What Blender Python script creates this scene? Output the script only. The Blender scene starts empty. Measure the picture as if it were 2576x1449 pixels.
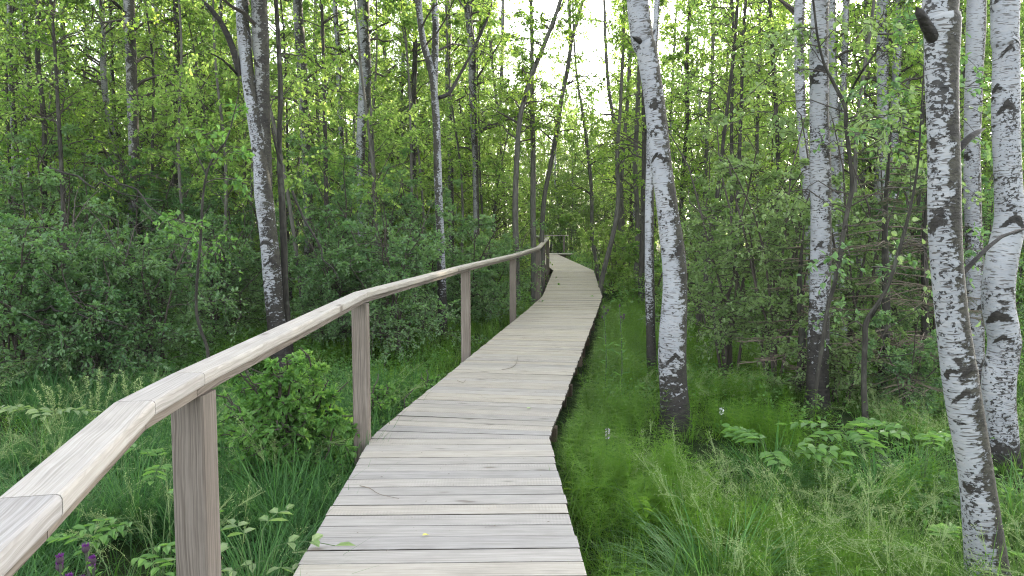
import bpy, math, random
import numpy as np
from mathutils import Vector

SC = bpy.context.scene
COL = SC.collection
R = math.radians

# ------------------------------------------------------------------ camera
F = 1935.0                       # focal length in units of a 2576 px wide frame
PITCH = math.atan(152.5 / F)
CAM = np.array([0.0, 0.0, 1.5])
cd = bpy.data.cameras.new("camera")
cam = bpy.data.objects.new("camera", cd)
COL.objects.link(cam)
cam.location = CAM
cam.rotation_euler = (math.pi / 2 - PITCH, 0, 0)
cd.sensor_width = 36
cd.lens = 36 * F / 2576
cd.clip_end = 2000
cd.clip_start = 0.05
SC.camera = cam

# ------------------------------------------------------------------ sky, sun, exposure
SUN_EL, SUN_AZ = 15.0, 31.0      # elevation, degrees to the right of straight ahead
w = bpy.data.worlds.new("World")
SC.world = w
w.use_nodes = True
nt = w.node_tree
nt.nodes.clear()
sky = nt.nodes.new("ShaderNodeTexSky")
sky.sky_type = 'NISHITA'
sky.sun_disc = False
sky.sun_elevation = R(SUN_EL)
sky.sun_rotation = R(SUN_AZ)
sky.air_density = 1.0
sky.dust_density = 2.0
hs = nt.nodes.new("ShaderNodeHueSaturation")
hs.inputs['Saturation'].default_value = 0.32     # thin bright cloud takes most of the blue out
bg = nt.nodes.new("ShaderNodeBackground")
bg.inputs['Strength'].default_value = 0.15
wo = nt.nodes.new("ShaderNodeOutputWorld")
nt.links.new(sky.outputs[0], hs.inputs['Color'])
nt.links.new(hs.outputs[0], bg.inputs[0])
nt.links.new(bg.outputs[0], wo.inputs[0])

sl = bpy.data.lights.new("sun", 'SUN')
sl.energy = 3.6
sl.angle = R(0.5)
sl.color = (1.0, 0.86, 0.62)
sun = bpy.data.objects.new("sun", sl)
COL.objects.link(sun)
sd = Vector((math.sin(R(SUN_AZ)) * math.cos(R(SUN_EL)), math.cos(R(SUN_AZ)) * math.cos(R(SUN_EL)), math.sin(R(SUN_EL))))
sun.rotation_euler = (-sd).to_track_quat('-Z', 'Y').to_euler()
sun.location = sd * 60

SC.view_settings.view_transform = 'Standard'
SC.view_settings.look = 'None'
SC.view_settings.gamma = 1.0
SC.view_settings.exposure = 2.95
SC.render.engine = 'CYCLES'
SC.cycles.max_bounces = 5
SC.cycles.diffuse_bounces = 1
SC.cycles.glossy_bounces = 2
SC.cycles.transmission_bounces = 3
SC.cycles.transparent_max_bounces = 4
SC.cycles.use_fast_gi = False
SC.cycles.use_denoising = True
SC.cycles.denoiser = 'OPENIMAGEDENOISE'
SC.cycles.denoising_input_passes = 'RGB_ALBEDO_NORMAL'
SC.cycles.denoising_prefilter = 'NONE'    # keeps blades and leaves thinner than a pixel
SC.cycles.use_adaptive_sampling = False
SC.cycles.filter_width = 1.15
SC.cycles.sample_clamp_indirect = 4.0
SC.cycles.caustics_reflective = False
SC.cycles.caustics_refractive = False

rng = np.random.default_rng(7)
random.seed(7)

# ------------------------------------------------------------------ picture -> place
FW = np.array([0, math.cos(PITCH), -math.sin(PITCH)])
UP = np.array([0, math.sin(PITCH), math.cos(PITCH)])
def ray(x, y):
    return FW + np.array([(x - 1288) / F, 0, 0]) - UP * (y - 724.5) / F
def at_depth(x, y, Y):
    d = ray(x, y)
    return CAM + d * (Y / d[1])
def on_z(x, y, z):
    d = ray(x, y)
    return CAM + d * ((z - CAM[2]) / d[2])

# ------------------------------------------------------------------ mesh helpers
def nrm(a):
    return a / np.maximum(np.linalg.norm(a, axis=-1, keepdims=True), 1e-9)

class MB:
    """collects faces of one mesh (several materials, float and vector attributes)"""
    def __init__(self):
        self.V = []; self.n = 0; self.Q = []; self.T = []; self.qm = []; self.tm = []
        self.A = {}
    def add(self, V, Q=None, T=None, mat=0, **at):
        V = np.asarray(V, dtype=np.float32).reshape(-1, 3)
        if Q is not None and len(Q):
            Q = np.asarray(Q, dtype=np.int32).reshape(-1, 4)
            self.Q.append(Q + self.n); self.qm.append(np.full(len(Q), mat, np.int32))
        if T is not None and len(T):
            T = np.asarray(T, dtype=np.int32).reshape(-1, 3)
            self.T.append(T + self.n); self.tm.append(np.full(len(T), mat, np.int32))
        for k, v in at.items():
            self.A.setdefault(k, []).append((self.n, np.asarray(v, dtype=np.float32)))
        self.V.append(V); self.n += len(V)
    def mesh(self, name, mats, smooth=False):
        me = bpy.data.meshes.new(name)
        V = np.concatenate(self.V)
        me.vertices.add(len(V)); me.vertices.foreach_set('co', V.ravel())
        Q = np.concatenate(self.Q) if self.Q else np.zeros((0, 4), np.int32)
        T = np.concatenate(self.T) if self.T else np.zeros((0, 3), np.int32)
        loops = np.concatenate([Q.ravel(), T.ravel()])
        me.loops.add(len(loops)); me.loops.foreach_set('vertex_index', loops)
        starts = np.concatenate([np.arange(len(Q)) * 4, len(Q) * 4 + np.arange(len(T)) * 3]).astype(np.int32)
        me.polygons.add(len(starts)); me.polygons.foreach_set('loop_start', starts)
        mi = np.concatenate([np.concatenate(self.qm) if self.qm else np.zeros(0, np.int32),
                             np.concatenate(self.tm) if self.tm else np.zeros(0, np.int32)]).astype(np.int32)
        me.polygons.foreach_set('material_index', mi)
        me.polygons.foreach_set('use_smooth', np.full(len(starts), smooth, dtype=bool))
        for k, lst in self.A.items():
            vec = lst[0][1].ndim == 2
            arr = np.zeros((len(V), 3) if vec else len(V), np.float32)
            for s, v in lst:
                arr[s:s + len(v)] = v
            a = me.attributes.new(k, 'FLOAT_VECTOR' if vec else 'FLOAT', 'POINT')
            a.data.foreach_set('vector' if vec else 'value', arr.ravel())
        for m in mats:
            me.materials.append(m)
        me.update(calc_edges=True)
        return me
    def build(self, name, mats, parent=None, smooth=False):
        o = bpy.data.objects.new(name, self.mesh(name, mats, smooth))
        COL.objects.link(o)
        if parent: o.parent = parent
        return o

def tag(o, label=None, cat=None, group=None, kind=None):
    if label: o['label'] = label
    if cat: o['category'] = cat
    if group: o['group'] = group
    if kind: o['kind'] = kind
    return o
def empty(name, loc=(0, 0, 0)):
    o = bpy.data.objects.new(name, None)
    COL.objects.link(o)
    o.location = [float(c) for c in loc]
    o.empty_display_size = 0.2
    return o
def copy_tree(o, loc, rz=0.0, s=1.0):
    c = o.copy(); COL.objects.link(c)
    c.location = [float(k) for k in loc]; c.rotation_euler = (0, 0, rz); c.scale = (s, s, s)
    for ch in o.children:
        d = ch.copy(); COL.objects.link(d); d.parent = c
    return c

def frames(P):
    T = nrm(np.gradient(P, axis=-2))
    ref = np.where(np.abs(T[..., :1, 2:3]) > 0.75, np.array([1.0, 0, 0]), np.array([0, 0, 1.0]))
    N = nrm(np.cross(T, np.broadcast_to(ref, T.shape)))
    B = np.cross(T, N)
    return T, N, B
def tubes(P, Rd, k=3):
    """P (m,n,3), Rd (m,n) -> verts, quads of m tubes"""
    m, n = P.shape[:2]
    T, N, B = frames(P)
    a = np.arange(k) * 2 * math.pi / k
    off = N[:, :, None, :] * np.cos(a)[None, None, :, None] + B[:, :, None, :] * np.sin(a)[None, None, :, None]
    V = P[:, :, None, :] + off * Rd[:, :, None, None]
    base = (np.arange(m)[:, None, None] * n + np.arange(n - 1)[None, :, None]) * k
    j = np.arange(k); j2 = (j + 1) % k
    Q = np.stack([base + j, base + j2, base + k + j2, base + k + j], -1)
    return V.reshape(-1, 3), Q.reshape(-1, 4)

def resample(P, step):
    P = np.asarray(P, float)
    n = len(P)
    ext = np.concatenate([[2 * P[0] - P[1]], P, [2 * P[-1] - P[-2]]])
    out = []
    for i in range(n - 1):
        p0, p1, p2, p3 = ext[i:i + 4]
        L = np.linalg.norm((p2 - p1)[:3])
        k = max(2, int(L / step))
        t = np.arange(k)[:, None] / k
        out.append(0.5 * (2 * p1 + (p2 - p0) * t + (2 * p0 - 5 * p1 + 4 * p2 - p3) * t ** 2 + (3 * p1 - p0 - 3 * p2 + p3) * t ** 3))
    out.append(P[-1:])
    return np.concatenate(out)

def leaves(mb, p, d, n, L, W, mat=0, simple=False, tint=None):
    """p base points, d direction, n normal, L length, W width"""
    N_ = len(p)
    d = nrm(d); s = nrm(np.cross(n, d)); n = np.cross(d, s)
    L = L[:, None]; W = W[:, None]
    if tint is None: tint = rng.random(N_)
    if simple:
        V = np.stack([p, p + d * L * .45 + s * W * .5 + n * W * .1, p + d * L - n * L * .12, p + d * L * .45 - s * W * .5 + n * W * .1], 1)
        Q = np.arange(N_ * 4).reshape(-1, 4)
        mb.add(V, Q, mat=mat, tint=np.repeat(tint, 4))
    else:
        V = np.stack([p, p + d * L * .28 + s * W * .46 + n * W * .14, p + d * L * .66 + s * W * .40 + n * W * .10,
                      p + d * L - n * L * .16, p + d * L * .66 - s * W * .40 + n * W * .10, p + d * L * .28 - s * W * .46 + n * W * .14], 1)
        b = np.arange(N_)[:, None] * 6
        Q = np.concatenate([b + np.array([0, 3, 2, 1]), b + np.array([0, 5, 4, 3])])
        mb.add(V, Q, mat=mat, tint=np.repeat(tint, 6))

# ------------------------------------------------------------------ materials
class NT:
    def __init__(self, name):
        self.m = bpy.data.materials.new(name)
        self.m.use_nodes = True
        self.t = self.m.node_tree
        self.t.nodes.clear()
        self.out = self.t.nodes.new('ShaderNodeOutputMaterial')
    def n(self, typ, **kw):
        nd = self.t.nodes.new('ShaderNode' + typ)
        for k, v in kw.items(): setattr(nd, k, v)
        return nd
    def l(self, a, b):
        self.t.links.new(a, b)
    def val(self, s, v):
        if isinstance(v, (int, float)): s.default_value = v
        elif isinstance(v, (tuple, list)): s.default_value = tuple(v) + ((1,) if len(s.default_value) == 4 and len(v) == 3 else ())
        else: self.l(v, s)
    def math(self, op, a, b=0.0, c=None, clamp=False):
        nd = self.n('Math', operation=op); nd.use_clamp = clamp
        self.val(nd.inputs[0], a); self.val(nd.inputs[1], b)
        if c is not None: self.val(nd.inputs[2], c)
        return nd.outputs[0]
    def attr(self, name, out='Fac'):
        return self.n('Attribute', attribute_name=name).outputs[out]
    def scale(self, v, s):
        nd = self.n('VectorMath', operation='MULTIPLY'); self.l(v, nd.inputs[0]); nd.inputs[1].default_value = s
        return nd.outputs[0]
    def vadd(self, v, s):
        nd = self.n('VectorMath', operation='ADD'); self.l(v, nd.inputs[0]); self.val(nd.inputs[1], s)
        return nd.outputs[0]
    def noise(self, v, scale=1.0, detail=3.0, rough=0.55):
        nd = self.n('TexNoise'); self.l(v, nd.inputs['Vector'])
        nd.inputs['Scale'].default_value = scale; nd.inputs['Detail'].default_value = detail; nd.inputs['Roughness'].default_value = rough
        return nd.outputs[0]
    def ramp(self, f, stops):
        nd = self.n('ValToRGB'); self.l(f, nd.inputs[0])
        e = nd.color_ramp.elements
        while len(e) < len(stops): e.new(0.5)
        for i, (p, c) in enumerate(stops):
            e[i].position = p
            e[i].color = (c, c, c, 1) if isinstance(c, (int, float)) else tuple(c) + (1,)
        return nd.outputs[0]
    def step(self, f, lo, hi):
        nd = self.n('MapRange'); self.l(f, nd.inputs[0]); nd.inputs[1].default_value = lo; nd.inputs[2].default_value = hi
        return nd.outputs[0]
    def mix(self, f, a, b, mode='MIX'):
        nd = self.n('Mix', data_type='RGBA', blend_type=mode)
        self.val(nd.inputs[0], f); self.val(nd.inputs[6], a); self.val(nd.inputs[7], b)
        return nd.outputs[2]
    def bsdf(self, col, rough=0.8, spec=0.3, bump=None, bd=0.01, bs=0.5):
        p = self.n('BsdfPrincipled')
        self.val(p.inputs['Base Color'], col); self.val(p.inputs['Roughness'], rough)
        p.inputs['Specular IOR Level'].default_value = spec
        if bump is not None:
            b = self.n('Bump'); b.inputs['Strength'].default_value = bs; b.inputs['Distance'].default_value = bd
            self.l(bump, b.inputs['Height']); self.l(b.outputs[0], p.inputs['Normal'])
        return p
    def done(self, sh):
        self.l(sh.outputs[0], self.out.inputs[0]); return self.m

def leaf_mat(name, c0, c1, t0, t1, trans=0.42, rough=0.45, spec=0.35):
    t = NT(name)
    a = t.attr('tint')
    rnd = t.n('ObjectInfo').outputs['Random']
    f = t.math('ADD', t.math('MULTIPLY', a, 0.75), t.math('MULTIPLY', rnd, 0.25))
    col = t.ramp(f, [(0.05, c0), (0.95, c1)])
    tc = t.ramp(f, [(0.05, t0), (0.95, t1)])
    p = t.bsdf(col, rough, spec)
    tr = t.n('BsdfTranslucent'); t.l(tc, tr.inputs[0])
    mx = t.n('MixShader'); mx.inputs[0].default_value = trans
    t.l(p.outputs[0], mx.inputs[1]); t.l(tr.outputs[0], mx.inputs[2])
    return t.done(mx)

M = {}
M['birch_leaf'] = leaf_mat('birch_leaf', (.038, .105, .018), (.105, .200, .042), (.22, .42, .05), (.46, .62, .11), trans=.56, spec=.10)
M['far_leaf'] = leaf_mat('far_leaf', (.045, .120, .022), (.115, .215, .048), (.26, .46, .09), (.52, .68, .18), trans=.60, spec=.08)
M['shrub_leaf'] = leaf_mat('shrub_leaf', (.065, .145, .065), (.200, .295, .155), (.14, .33, .06), (.29, .49, .11), trans=.43, rough=.42, spec=.32)
M['pale_leaf'] = leaf_mat('pale_leaf', (.105, .175, .065), (.260, .330, .165), (.22, .40, .08), (.38, .54, .15), trans=.42, rough=.42, spec=.30)
M['young_leaf'] = leaf_mat('young_leaf', (.070, .175, .045), (.185, .310, .100), (.17, .38, .05), (.31, .54, .10), trans=.46, spec=.2)
M['bush_leaf'] = leaf_mat('bush_leaf', (.060, .155, .040), (.130, .255, .065), (.15, .33, .05), (.26, .47, .08), trans=.44, spec=.25)
M['grass'] = leaf_mat('grass', (.024, .080, .013), (.165, .252, .072), (.07, .23, .02), (.27, .46, .07), trans=.46, rough=.55, spec=.08)
M['blue_grass'] = leaf_mat('blue_grass', (.018, .075, .022), (.100, .205, .072), (.06, .20, .04), (.18, .36, .09), trans=.44, rough=.5, spec=.12)
M['sedge'] = leaf_mat('sedge', (.035, .130, .028), (.110, .235, .060), (.11, .29, .05), (.22, .41, .08), trans=.42, rough=.42, spec=.3)
M['horsetail'] = leaf_mat('horsetail', (.070, .175, .016), (.165, .300, .036), (.17, .36, .02), (.33, .53, .05), trans=.48, spec=.08)
M['seed_head'] = leaf_mat('seed_head', (.20, .30, .11), (.40, .48, .23), (.30, .42, .13), (.48, .56, .25), trans=.4, spec=.15)
M['needle'] = leaf_mat('needle', (.032, .066, .026), (.070, .115, .040), (.04, .09, .02), (.09, .15, .03), trans=.2, spec=.2)

def simple(name, col, rough=.8, spec=.3, var=.25, sc=8.0):
    t = NT(name)
    co = t.n('TexCoord').outputs['Object']
    f = t.noise(co, sc, 4)
    c = t.ramp(f, [(.3, tuple(k * (1 - var) for k in col)), (.7, tuple(k * (1 + var) for k in col))])
    return t.done(t.bsdf(c, rough, spec, f, .004))
M['twig'] = simple('twig', (.060, .050, .042))
M['dead_wood'] = simple('dead_wood', (.028, .025, .021))
M['dry_twig'] = simple('dry_twig', (.15, .12, .09))
M['green_stem'] = simple('green_stem', (.07, .12, .04))
M['thistle_stem'] = simple('thistle_stem', (.05, .06, .04))
M['purple'] = simple('purple_petal', (.17, .035, .21), sc=60)
M['bract'] = simple('bract', (.055, .035, .05), sc=60)
M['pink_petal'] = simple('pink_petal', (.62, .50, .62), sc=80)
M['white_petal'] = simple('white_petal', (.75, .75, .72), sc=80)
M['fallen_leaf'] = simple('fallen_leaf', (.50, .47, .14), sc=30)
M['green_fallen_leaf'] = simple('green_fallen_leaf', (.30, .38, .18), sc=30)

def birch_mat(name, white=(.60, .61, .64), dark_amt=.0, moss_amt=.0):
    t = NT(name)
    b = t.attr('bark', 'Vector')
    rnd = t.n('ObjectInfo').outputs['Random']
    cmb = t.n('CombineXYZ'); t.l(t.math('MULTIPLY', rnd, 37.0), cmb.inputs[2])
    b2 = t.vadd(b, cmb.outputs[0])
    mott = t.noise(b2, 3.5, 4)
    fine = t.noise(t.scale(b2, (14, 14, 60)), 1, 3, .6)
    big = t.noise(b2, 1.3, 2)
    c = t.ramp(mott, [(.30, tuple(k * .74 for k in white)), (.50, white), (.72, (white[0] * 1.1, white[1] * 1.09, white[2] * 1.05))])
    c = t.mix(t.math('MULTIPLY', t.step(fine, .45, .7), .35), c, (.36, .33, .31))
    # pale horizontal lenticels drawn as short dark dashes
    ln = t.noise(t.scale(b2, (13, 13, 120)), 1, 1.5, .5)
    lw = t.math('ADD', ln, t.math('MULTIPLY', t.math('SUBTRACT', big, .5), .22))
    dash = t.step(lw, .585, .63)
    c = t.mix(t.math('MULTIPLY', dash, .85), c, (.075, .065, .058))
    # dark fissured patches
    rough = t.noise(t.scale(b2, (16, 16, 30)), 1, 5, .65)
    pt = t.noise(t.scale(b2, (3.6, 3.6, 5.2)), 1, 3, .6)
    pv = t.math('ADD', t.math('ADD', t.math('MULTIPLY', t.math('SUBTRACT', rough, .5), .55), pt), dark_amt)
    patch = t.step(pv, .635, .67)
    scar = t.attr('scar')
    sv = t.math('ADD', t.math('MULTIPLY', t.math('SUBTRACT', rough, .5), 1.5), scar)
    patch = t.math('MAXIMUM', patch, t.step(sv, .34, .50))
    # crumbly flecks where the white skin has split, in drifts
    fk = t.noise(t.scale(b2, (38, 38, 62)), 1, 2, .6)
    drift = t.noise(t.scale(b2, (4, 4, 2.2)), 1, 3, .6)
    fv = t.math('ADD', fk, t.math('ADD', t.math('MULTIPLY', t.math('SUBTRACT', drift, .5), 1.05), dark_amt * 2.6 - .115))
    patch = t.math('MAXIMUM', patch, t.math('MULTIPLY', t.step(fv, .56, .60), .92))
    moss = t.attr('moss')
    mv = t.math('ADD', t.math('ADD', t.math('MULTIPLY', t.math('SUBTRACT', rough, .5), 1.7), t.math('ADD', t.math('MULTIPLY', t.math('SUBTRACT', pt, .5), .9), t.math('MULTIPLY', t.math('SUBTRACT', fk, .5), .7))), t.math('ADD', moss, moss_amt))
    mossm = t.step(mv, .38, .52)
    base = t.attr('foot')
    bv = t.math('ADD', t.math('ADD', t.math('MULTIPLY', t.math('SUBTRACT', rough, .5), 1.5), t.math('MULTIPLY', t.math('SUBTRACT', fk, .5), .8)), base)
    foot = t.step(bv, .36, .52)
    dk = t.ramp(rough, [(.3, (.008, .007, .0065)), (.7, (.042, .037, .032))])
    mo = t.ramp(rough, [(.3, (.014, .013, .010)), (.7, (.068, .063, .048))])
    c = t.mix(mossm, c, mo)
    c = t.mix(patch, c, dk)
    c = t.mix(foot, c, dk)
    h = t.math('SUBTRACT', t.math('MULTIPLY', fine, .5), t.math('ADD', t.math('MULTIPLY', dash, .25), t.math('MULTIPLY', t.math('MAXIMUM', patch, t.math('MAXIMUM', mossm, foot)), t.math('ADD', rough, -.1))))
    return t.done(t.bsdf(c, .62, .25, h, .012, .8))
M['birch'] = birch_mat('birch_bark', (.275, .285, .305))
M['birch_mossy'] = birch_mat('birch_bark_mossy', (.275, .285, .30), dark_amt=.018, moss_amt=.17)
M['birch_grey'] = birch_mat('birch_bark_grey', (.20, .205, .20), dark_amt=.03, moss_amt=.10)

def dark_bark(name, c0, c1):
    t = NT(name)
    b = t.attr('bark', 'Vector')
    f = t.noise(t.scale(b, (22, 22, 5)), 1, 5, .65)
    g = t.noise(b, 5, 3)
    c = t.ramp(f, [(.3, c0), (.7, c1)])
    c = t.mix(t.math('MULTIPLY', t.step(g, .56, .66), .4), c, (.12, .125, .10))
    return t.done(t.bsdf(c, .85, .2, f, .012, .8))
M['dark_bark'] = dark_bark('dark_bark', (.016, .015, .013), (.060, .055, .046))
M['grey_bark'] = dark_bark('grey_bark', (.045, .043, .037), (.135, .128, .110))

def wood_mat(name, c0, c1, c2, yellow=None, saw=True, bumpd=.004):
    """grain runs along wood.x; wood.y across; wood.z = one random number per board"""
    t = NT(name)
    wv = t.attr('wood', 'Vector')
    sp = t.n('SeparateXYZ'); t.l(wv, sp.inputs[0])
    rid = sp.outputs[2]
    cm = t.n('CombineXYZ'); t.l(sp.outputs[0], cm.inputs[0]); t.l(sp.outputs[1], cm.inputs[1]); t.l(t.math('MULTIPLY', rid, 91.0), cm.inputs[2])
    v = cm.outputs[0]
    wob = t.noise(t.scale(v, (2.5, 6, 1)), 1, 3)
    vw = t.n('CombineXYZ'); t.l(sp.outputs[0], vw.inputs[0])
    t.l(t.math('ADD', sp.outputs[1], t.math('MULTIPLY', wob, .03)), vw.inputs[1]); t.l(t.math('MULTIPLY', rid, 91.0), vw.inputs[2])
    g = t.noise(t.scale(vw.outputs[0], (2.6, 230, 1)), 1, 3, .65)
    g2 = t.noise(t.scale(v, (5, 9, 1)), 1, 4, .6)
    c = t.ramp(g, [(.36, c0), (.50, c1), (.64, c2)])
    c = t.mix(t.math('MULTIPLY', t.step(g2, .45, .75), .42), c, tuple(k * .62 for k in c1))
    # boards differ
    sh = t.ramp(t.math('FRACT', t.math('MULTIPLY', rid, 7.31)), [(0, (.86, .86, .875)), (.5, (.98, .97, .96)), (1, (1.07, 1.05, 1.01))])
    c = t.mix(1.0, c, sh, 'MULTIPLY')
    if yellow:
        yr = t.attr('fresh')
        c = t.mix(t.math('MULTIPLY', yr, .8), c, t.mix(1.0, c, yellow, 'MULTIPLY'))
    # knots
    vo = t.n('TexVoronoi'); vo.inputs['Scale'].default_value = 1; t.l(t.scale(v, (3.2, 9.5, 1)), vo.inputs['Vector'])
    kn = t.step(vo.outputs[0], .17, .07)
    ring = t.step(vo.outputs[0], .28, .10)
    km = t.n('SeparateXYZ'); t.l(vo.outputs[1], km.inputs[0])
    has = t.math('GREATER_THAN', km.outputs[0], .62)
    c = t.mix(t.math('MULTIPLY', t.math('MULTIPLY', ring, has), .35), c, tuple(k * .5 for k in c1))
    c = t.mix(t.math('MULTIPLY', t.math('MULTIPLY', kn, has), .7), c, (.10, .075, .055))
    # dirt smears
    dn = t.noise(t.scale(v, (1.3, 14, 1)), 1, 5, .7)
    c = t.mix(t.math('MULTIPLY', t.step(dn, .58, .74), .28), c, (.17, .15, .13))
    h = t.math('MULTIPLY', g, .6)
    if saw:
        wa = t.n('TexWave', wave_type='BANDS', bands_direction='X'); wa.inputs['Scale'].default_value = 18; wa.inputs['Distortion'].default_value = 1.2
        wa.inputs['Detail'].default_value = 2
        t.l(v, wa.inputs['Vector'])
        sm = t.math('MULTIPLY', t.math('GREATER_THAN', t.math('FRACT', t.math('MULTIPLY', rid, 3.77)), .45), t.step(t.noise(t.scale(v, (1.5, 8, 1)), 1, 2), .42, .56))
        sw = t.math('MULTIPLY', t.math('MULTIPLY', wa.outputs[1], sm), .9)
        c = t.mix(t.math('MULTIPLY', sw, .16), c, (.20, .18, .16))
        h = t.math('SUBTRACT', h, t.math('MULTIPLY', sw, .5))
    return t.done(t.bsdf(c, .78, .25, h, bumpd, .6))
M['deck'] = wood_mat('deck_wood', (.240, .222, .202), (.328, .308, .284), (.378, .358, .334), yellow=(1.12, 1.04, .84))
M['rail'] = wood_mat('rail_wood', (.255, .238, .222), (.33, .313, .298), (.375, .36, .348), saw=False, yellow=(1.0, .93, .78))
M['post'] = wood_mat('post_wood', (.10, .083, .068), (.168, .142, .120), (.215, .186, .160), saw=False, bumpd=.006)
M['beam'] = wood_mat('beam_wood', (.06, .045, .032), (.12, .09, .065), (.17, .13, .10), saw=False)

M['gap_shade_wood'] = wood_mat('gap_shade_wood', (.020, .016, .012), (.045, .036, .028), (.075, .062, .050), saw=False)  # plank sides: shade of the gaps put into a darker wood colour

def ground_mat():
    t = NT('forest_floor')
    co = t.n('TexCoord').outputs['Object']
    a = t.noise(co, 1.2, 5); b = t.noise(co, 9, 5, .7); c_ = t.noise(co, .25, 2)
    c = t.ramp(b, [(.3, (.008, .009, .005)), (.5, (.018, .022, .009)), (.7, (.034, .028, .017))])
    c = t.mix(t.step(a, .42, .62), c, t.ramp(b, [(.3, (.010, .022, .006)), (.7, (.030, .058, .016))]))
    c = t.mix(t.math('MULTIPLY', t.step(c_, .4, .6), .6), c, (.022, .045, .012))
    return t.done(t.bsdf(c, .95, .1, b, .05, .8))
M['ground'] = ground_mat()

# ------------------------------------------------------------------ ground
GZ = -0.40
def ground_h(x, y):
    x = np.asarray(x, float); y = np.asarray(y, float)
    d = np.hypot(x, y)
    h = .05 * np.sin(x * 1.7 + .6) * np.cos(y * 1.3) + .04 * np.sin(x * .6 - y * .8) + .03 * np.sin(3.1 * x + 2.3 * y)
    return GZ + h * np.clip(1.4 - d / 60, .3, 1) + .12 * np.clip((d - 8) / 20, 0, 1)

def make_ground():
    g = np.concatenate([-np.geomspace(900, 14, 26), np.linspace(-13.5, 13.5, 109), np.geomspace(14, 900, 26)])
    X, Y = np.meshgrid(g, g + 9, indexing='ij')
    n = len(g)
    V = np.stack([X, Y, ground_h(X, Y)], -1).reshape(-1, 3)
    i = np.arange(n - 1)
    b = (i[:, None] * n + i[None, :]).ravel()
    mb = MB(); mb.add(V, np.stack([b, b + n, b + n + 1, b + 1], -1))
    tag(mb.build('ground', [M['ground']], smooth=True), kind='structure')
make_ground()

# ------------------------------------------------------------------ boardwalk
DECK = np.array([[-.20, -1.6], [-.318, 3.3], [-.372, 5.44], [1.29, 16.4], [1.95, 24.4], [1.66, 38.5]])
def deck_z(y):
    return np.interp(y, [-2, 14, 24, 60], [0, 0, .14, .17])
WID = 1.275
def deck_path(step=.02):
    seg = np.diff(DECK, axis=0); L = np.hypot(*seg.T); cum = np.concatenate([[0], np.cumsum(L)])
    s = np.arange(0, cum[-1], step)
    P = np.stack([np.interp(s, cum, DECK[:, 0]), np.interp(s, cum, DECK[:, 1])], -1)
    return s, P, cum
DS, DP, DCUM = deck_path()
def smooth_heading():
    T = np.gradient(DP, axis=0); ang = np.arctan2(T[:, 0], T[:, 1])
    k = np.ones(14) / 14
    pad = np.pad(ang, 60, mode='edge')
    return np.convolve(pad, k, 'same')[60:-60]
DANG = smooth_heading()
def deck_dist(x, y):
    """signed sideways distance to the deck's centre line (right positive)"""
    x = np.asarray(x, float); y = np.asarray(y, float)
    cx = np.interp(y, DECK[:, 1], DECK[:, 0])
    return x - cx

def board(mb, A, B, C, D, z0, z1, rid, wood_off=0, bev=.004, mat=0, side_mat=None, **ex):
    """plank with corners A,B (near left, near right), C,D (far right, far left); top z0.. z1 arrays of 4"""
    top = np.array([A, B, C, D], float)
    c = top.mean(0)
    inner = c + (top - c) * (1 - np.array([[2 * bev / max(np.linalg.norm(B - A), .01), 2 * bev / max(np.linalg.norm(D - A), .01)]]).mean() * .7)
    V = np.concatenate([np.c_[top, z1], np.c_[top, z0 - bev], np.c_[inner, z0]])
    Q = []
    for a, b in ((0, 4), (4, 8)):
        for i in range(4):
            j = (i + 1) % 4
            Q.append([a + i, a + j, b + j, b + i])
    Q.append([8, 9, 10, 11]); Q.append([3, 2, 1, 0])
    ax = nrm((B - A)[None])[0]; ay = np.array([-ax[1], ax[0]])
    wd = np.c_[(V[:, :2] - A) @ ax + wood_off, (V[:, :2] - A) @ ay, np.full(len(V), rid)]
    kw = {k: np.full(len(V), v) for k, v in ex.items()}
    if side_mat is None: mb.add(V, Q, mat=mat, wood=wd, **kw)
    else:
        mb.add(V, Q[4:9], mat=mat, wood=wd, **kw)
        mb.add(V, Q[:4] + Q[9:], mat=side_mat, wood=wd, **kw)

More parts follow.
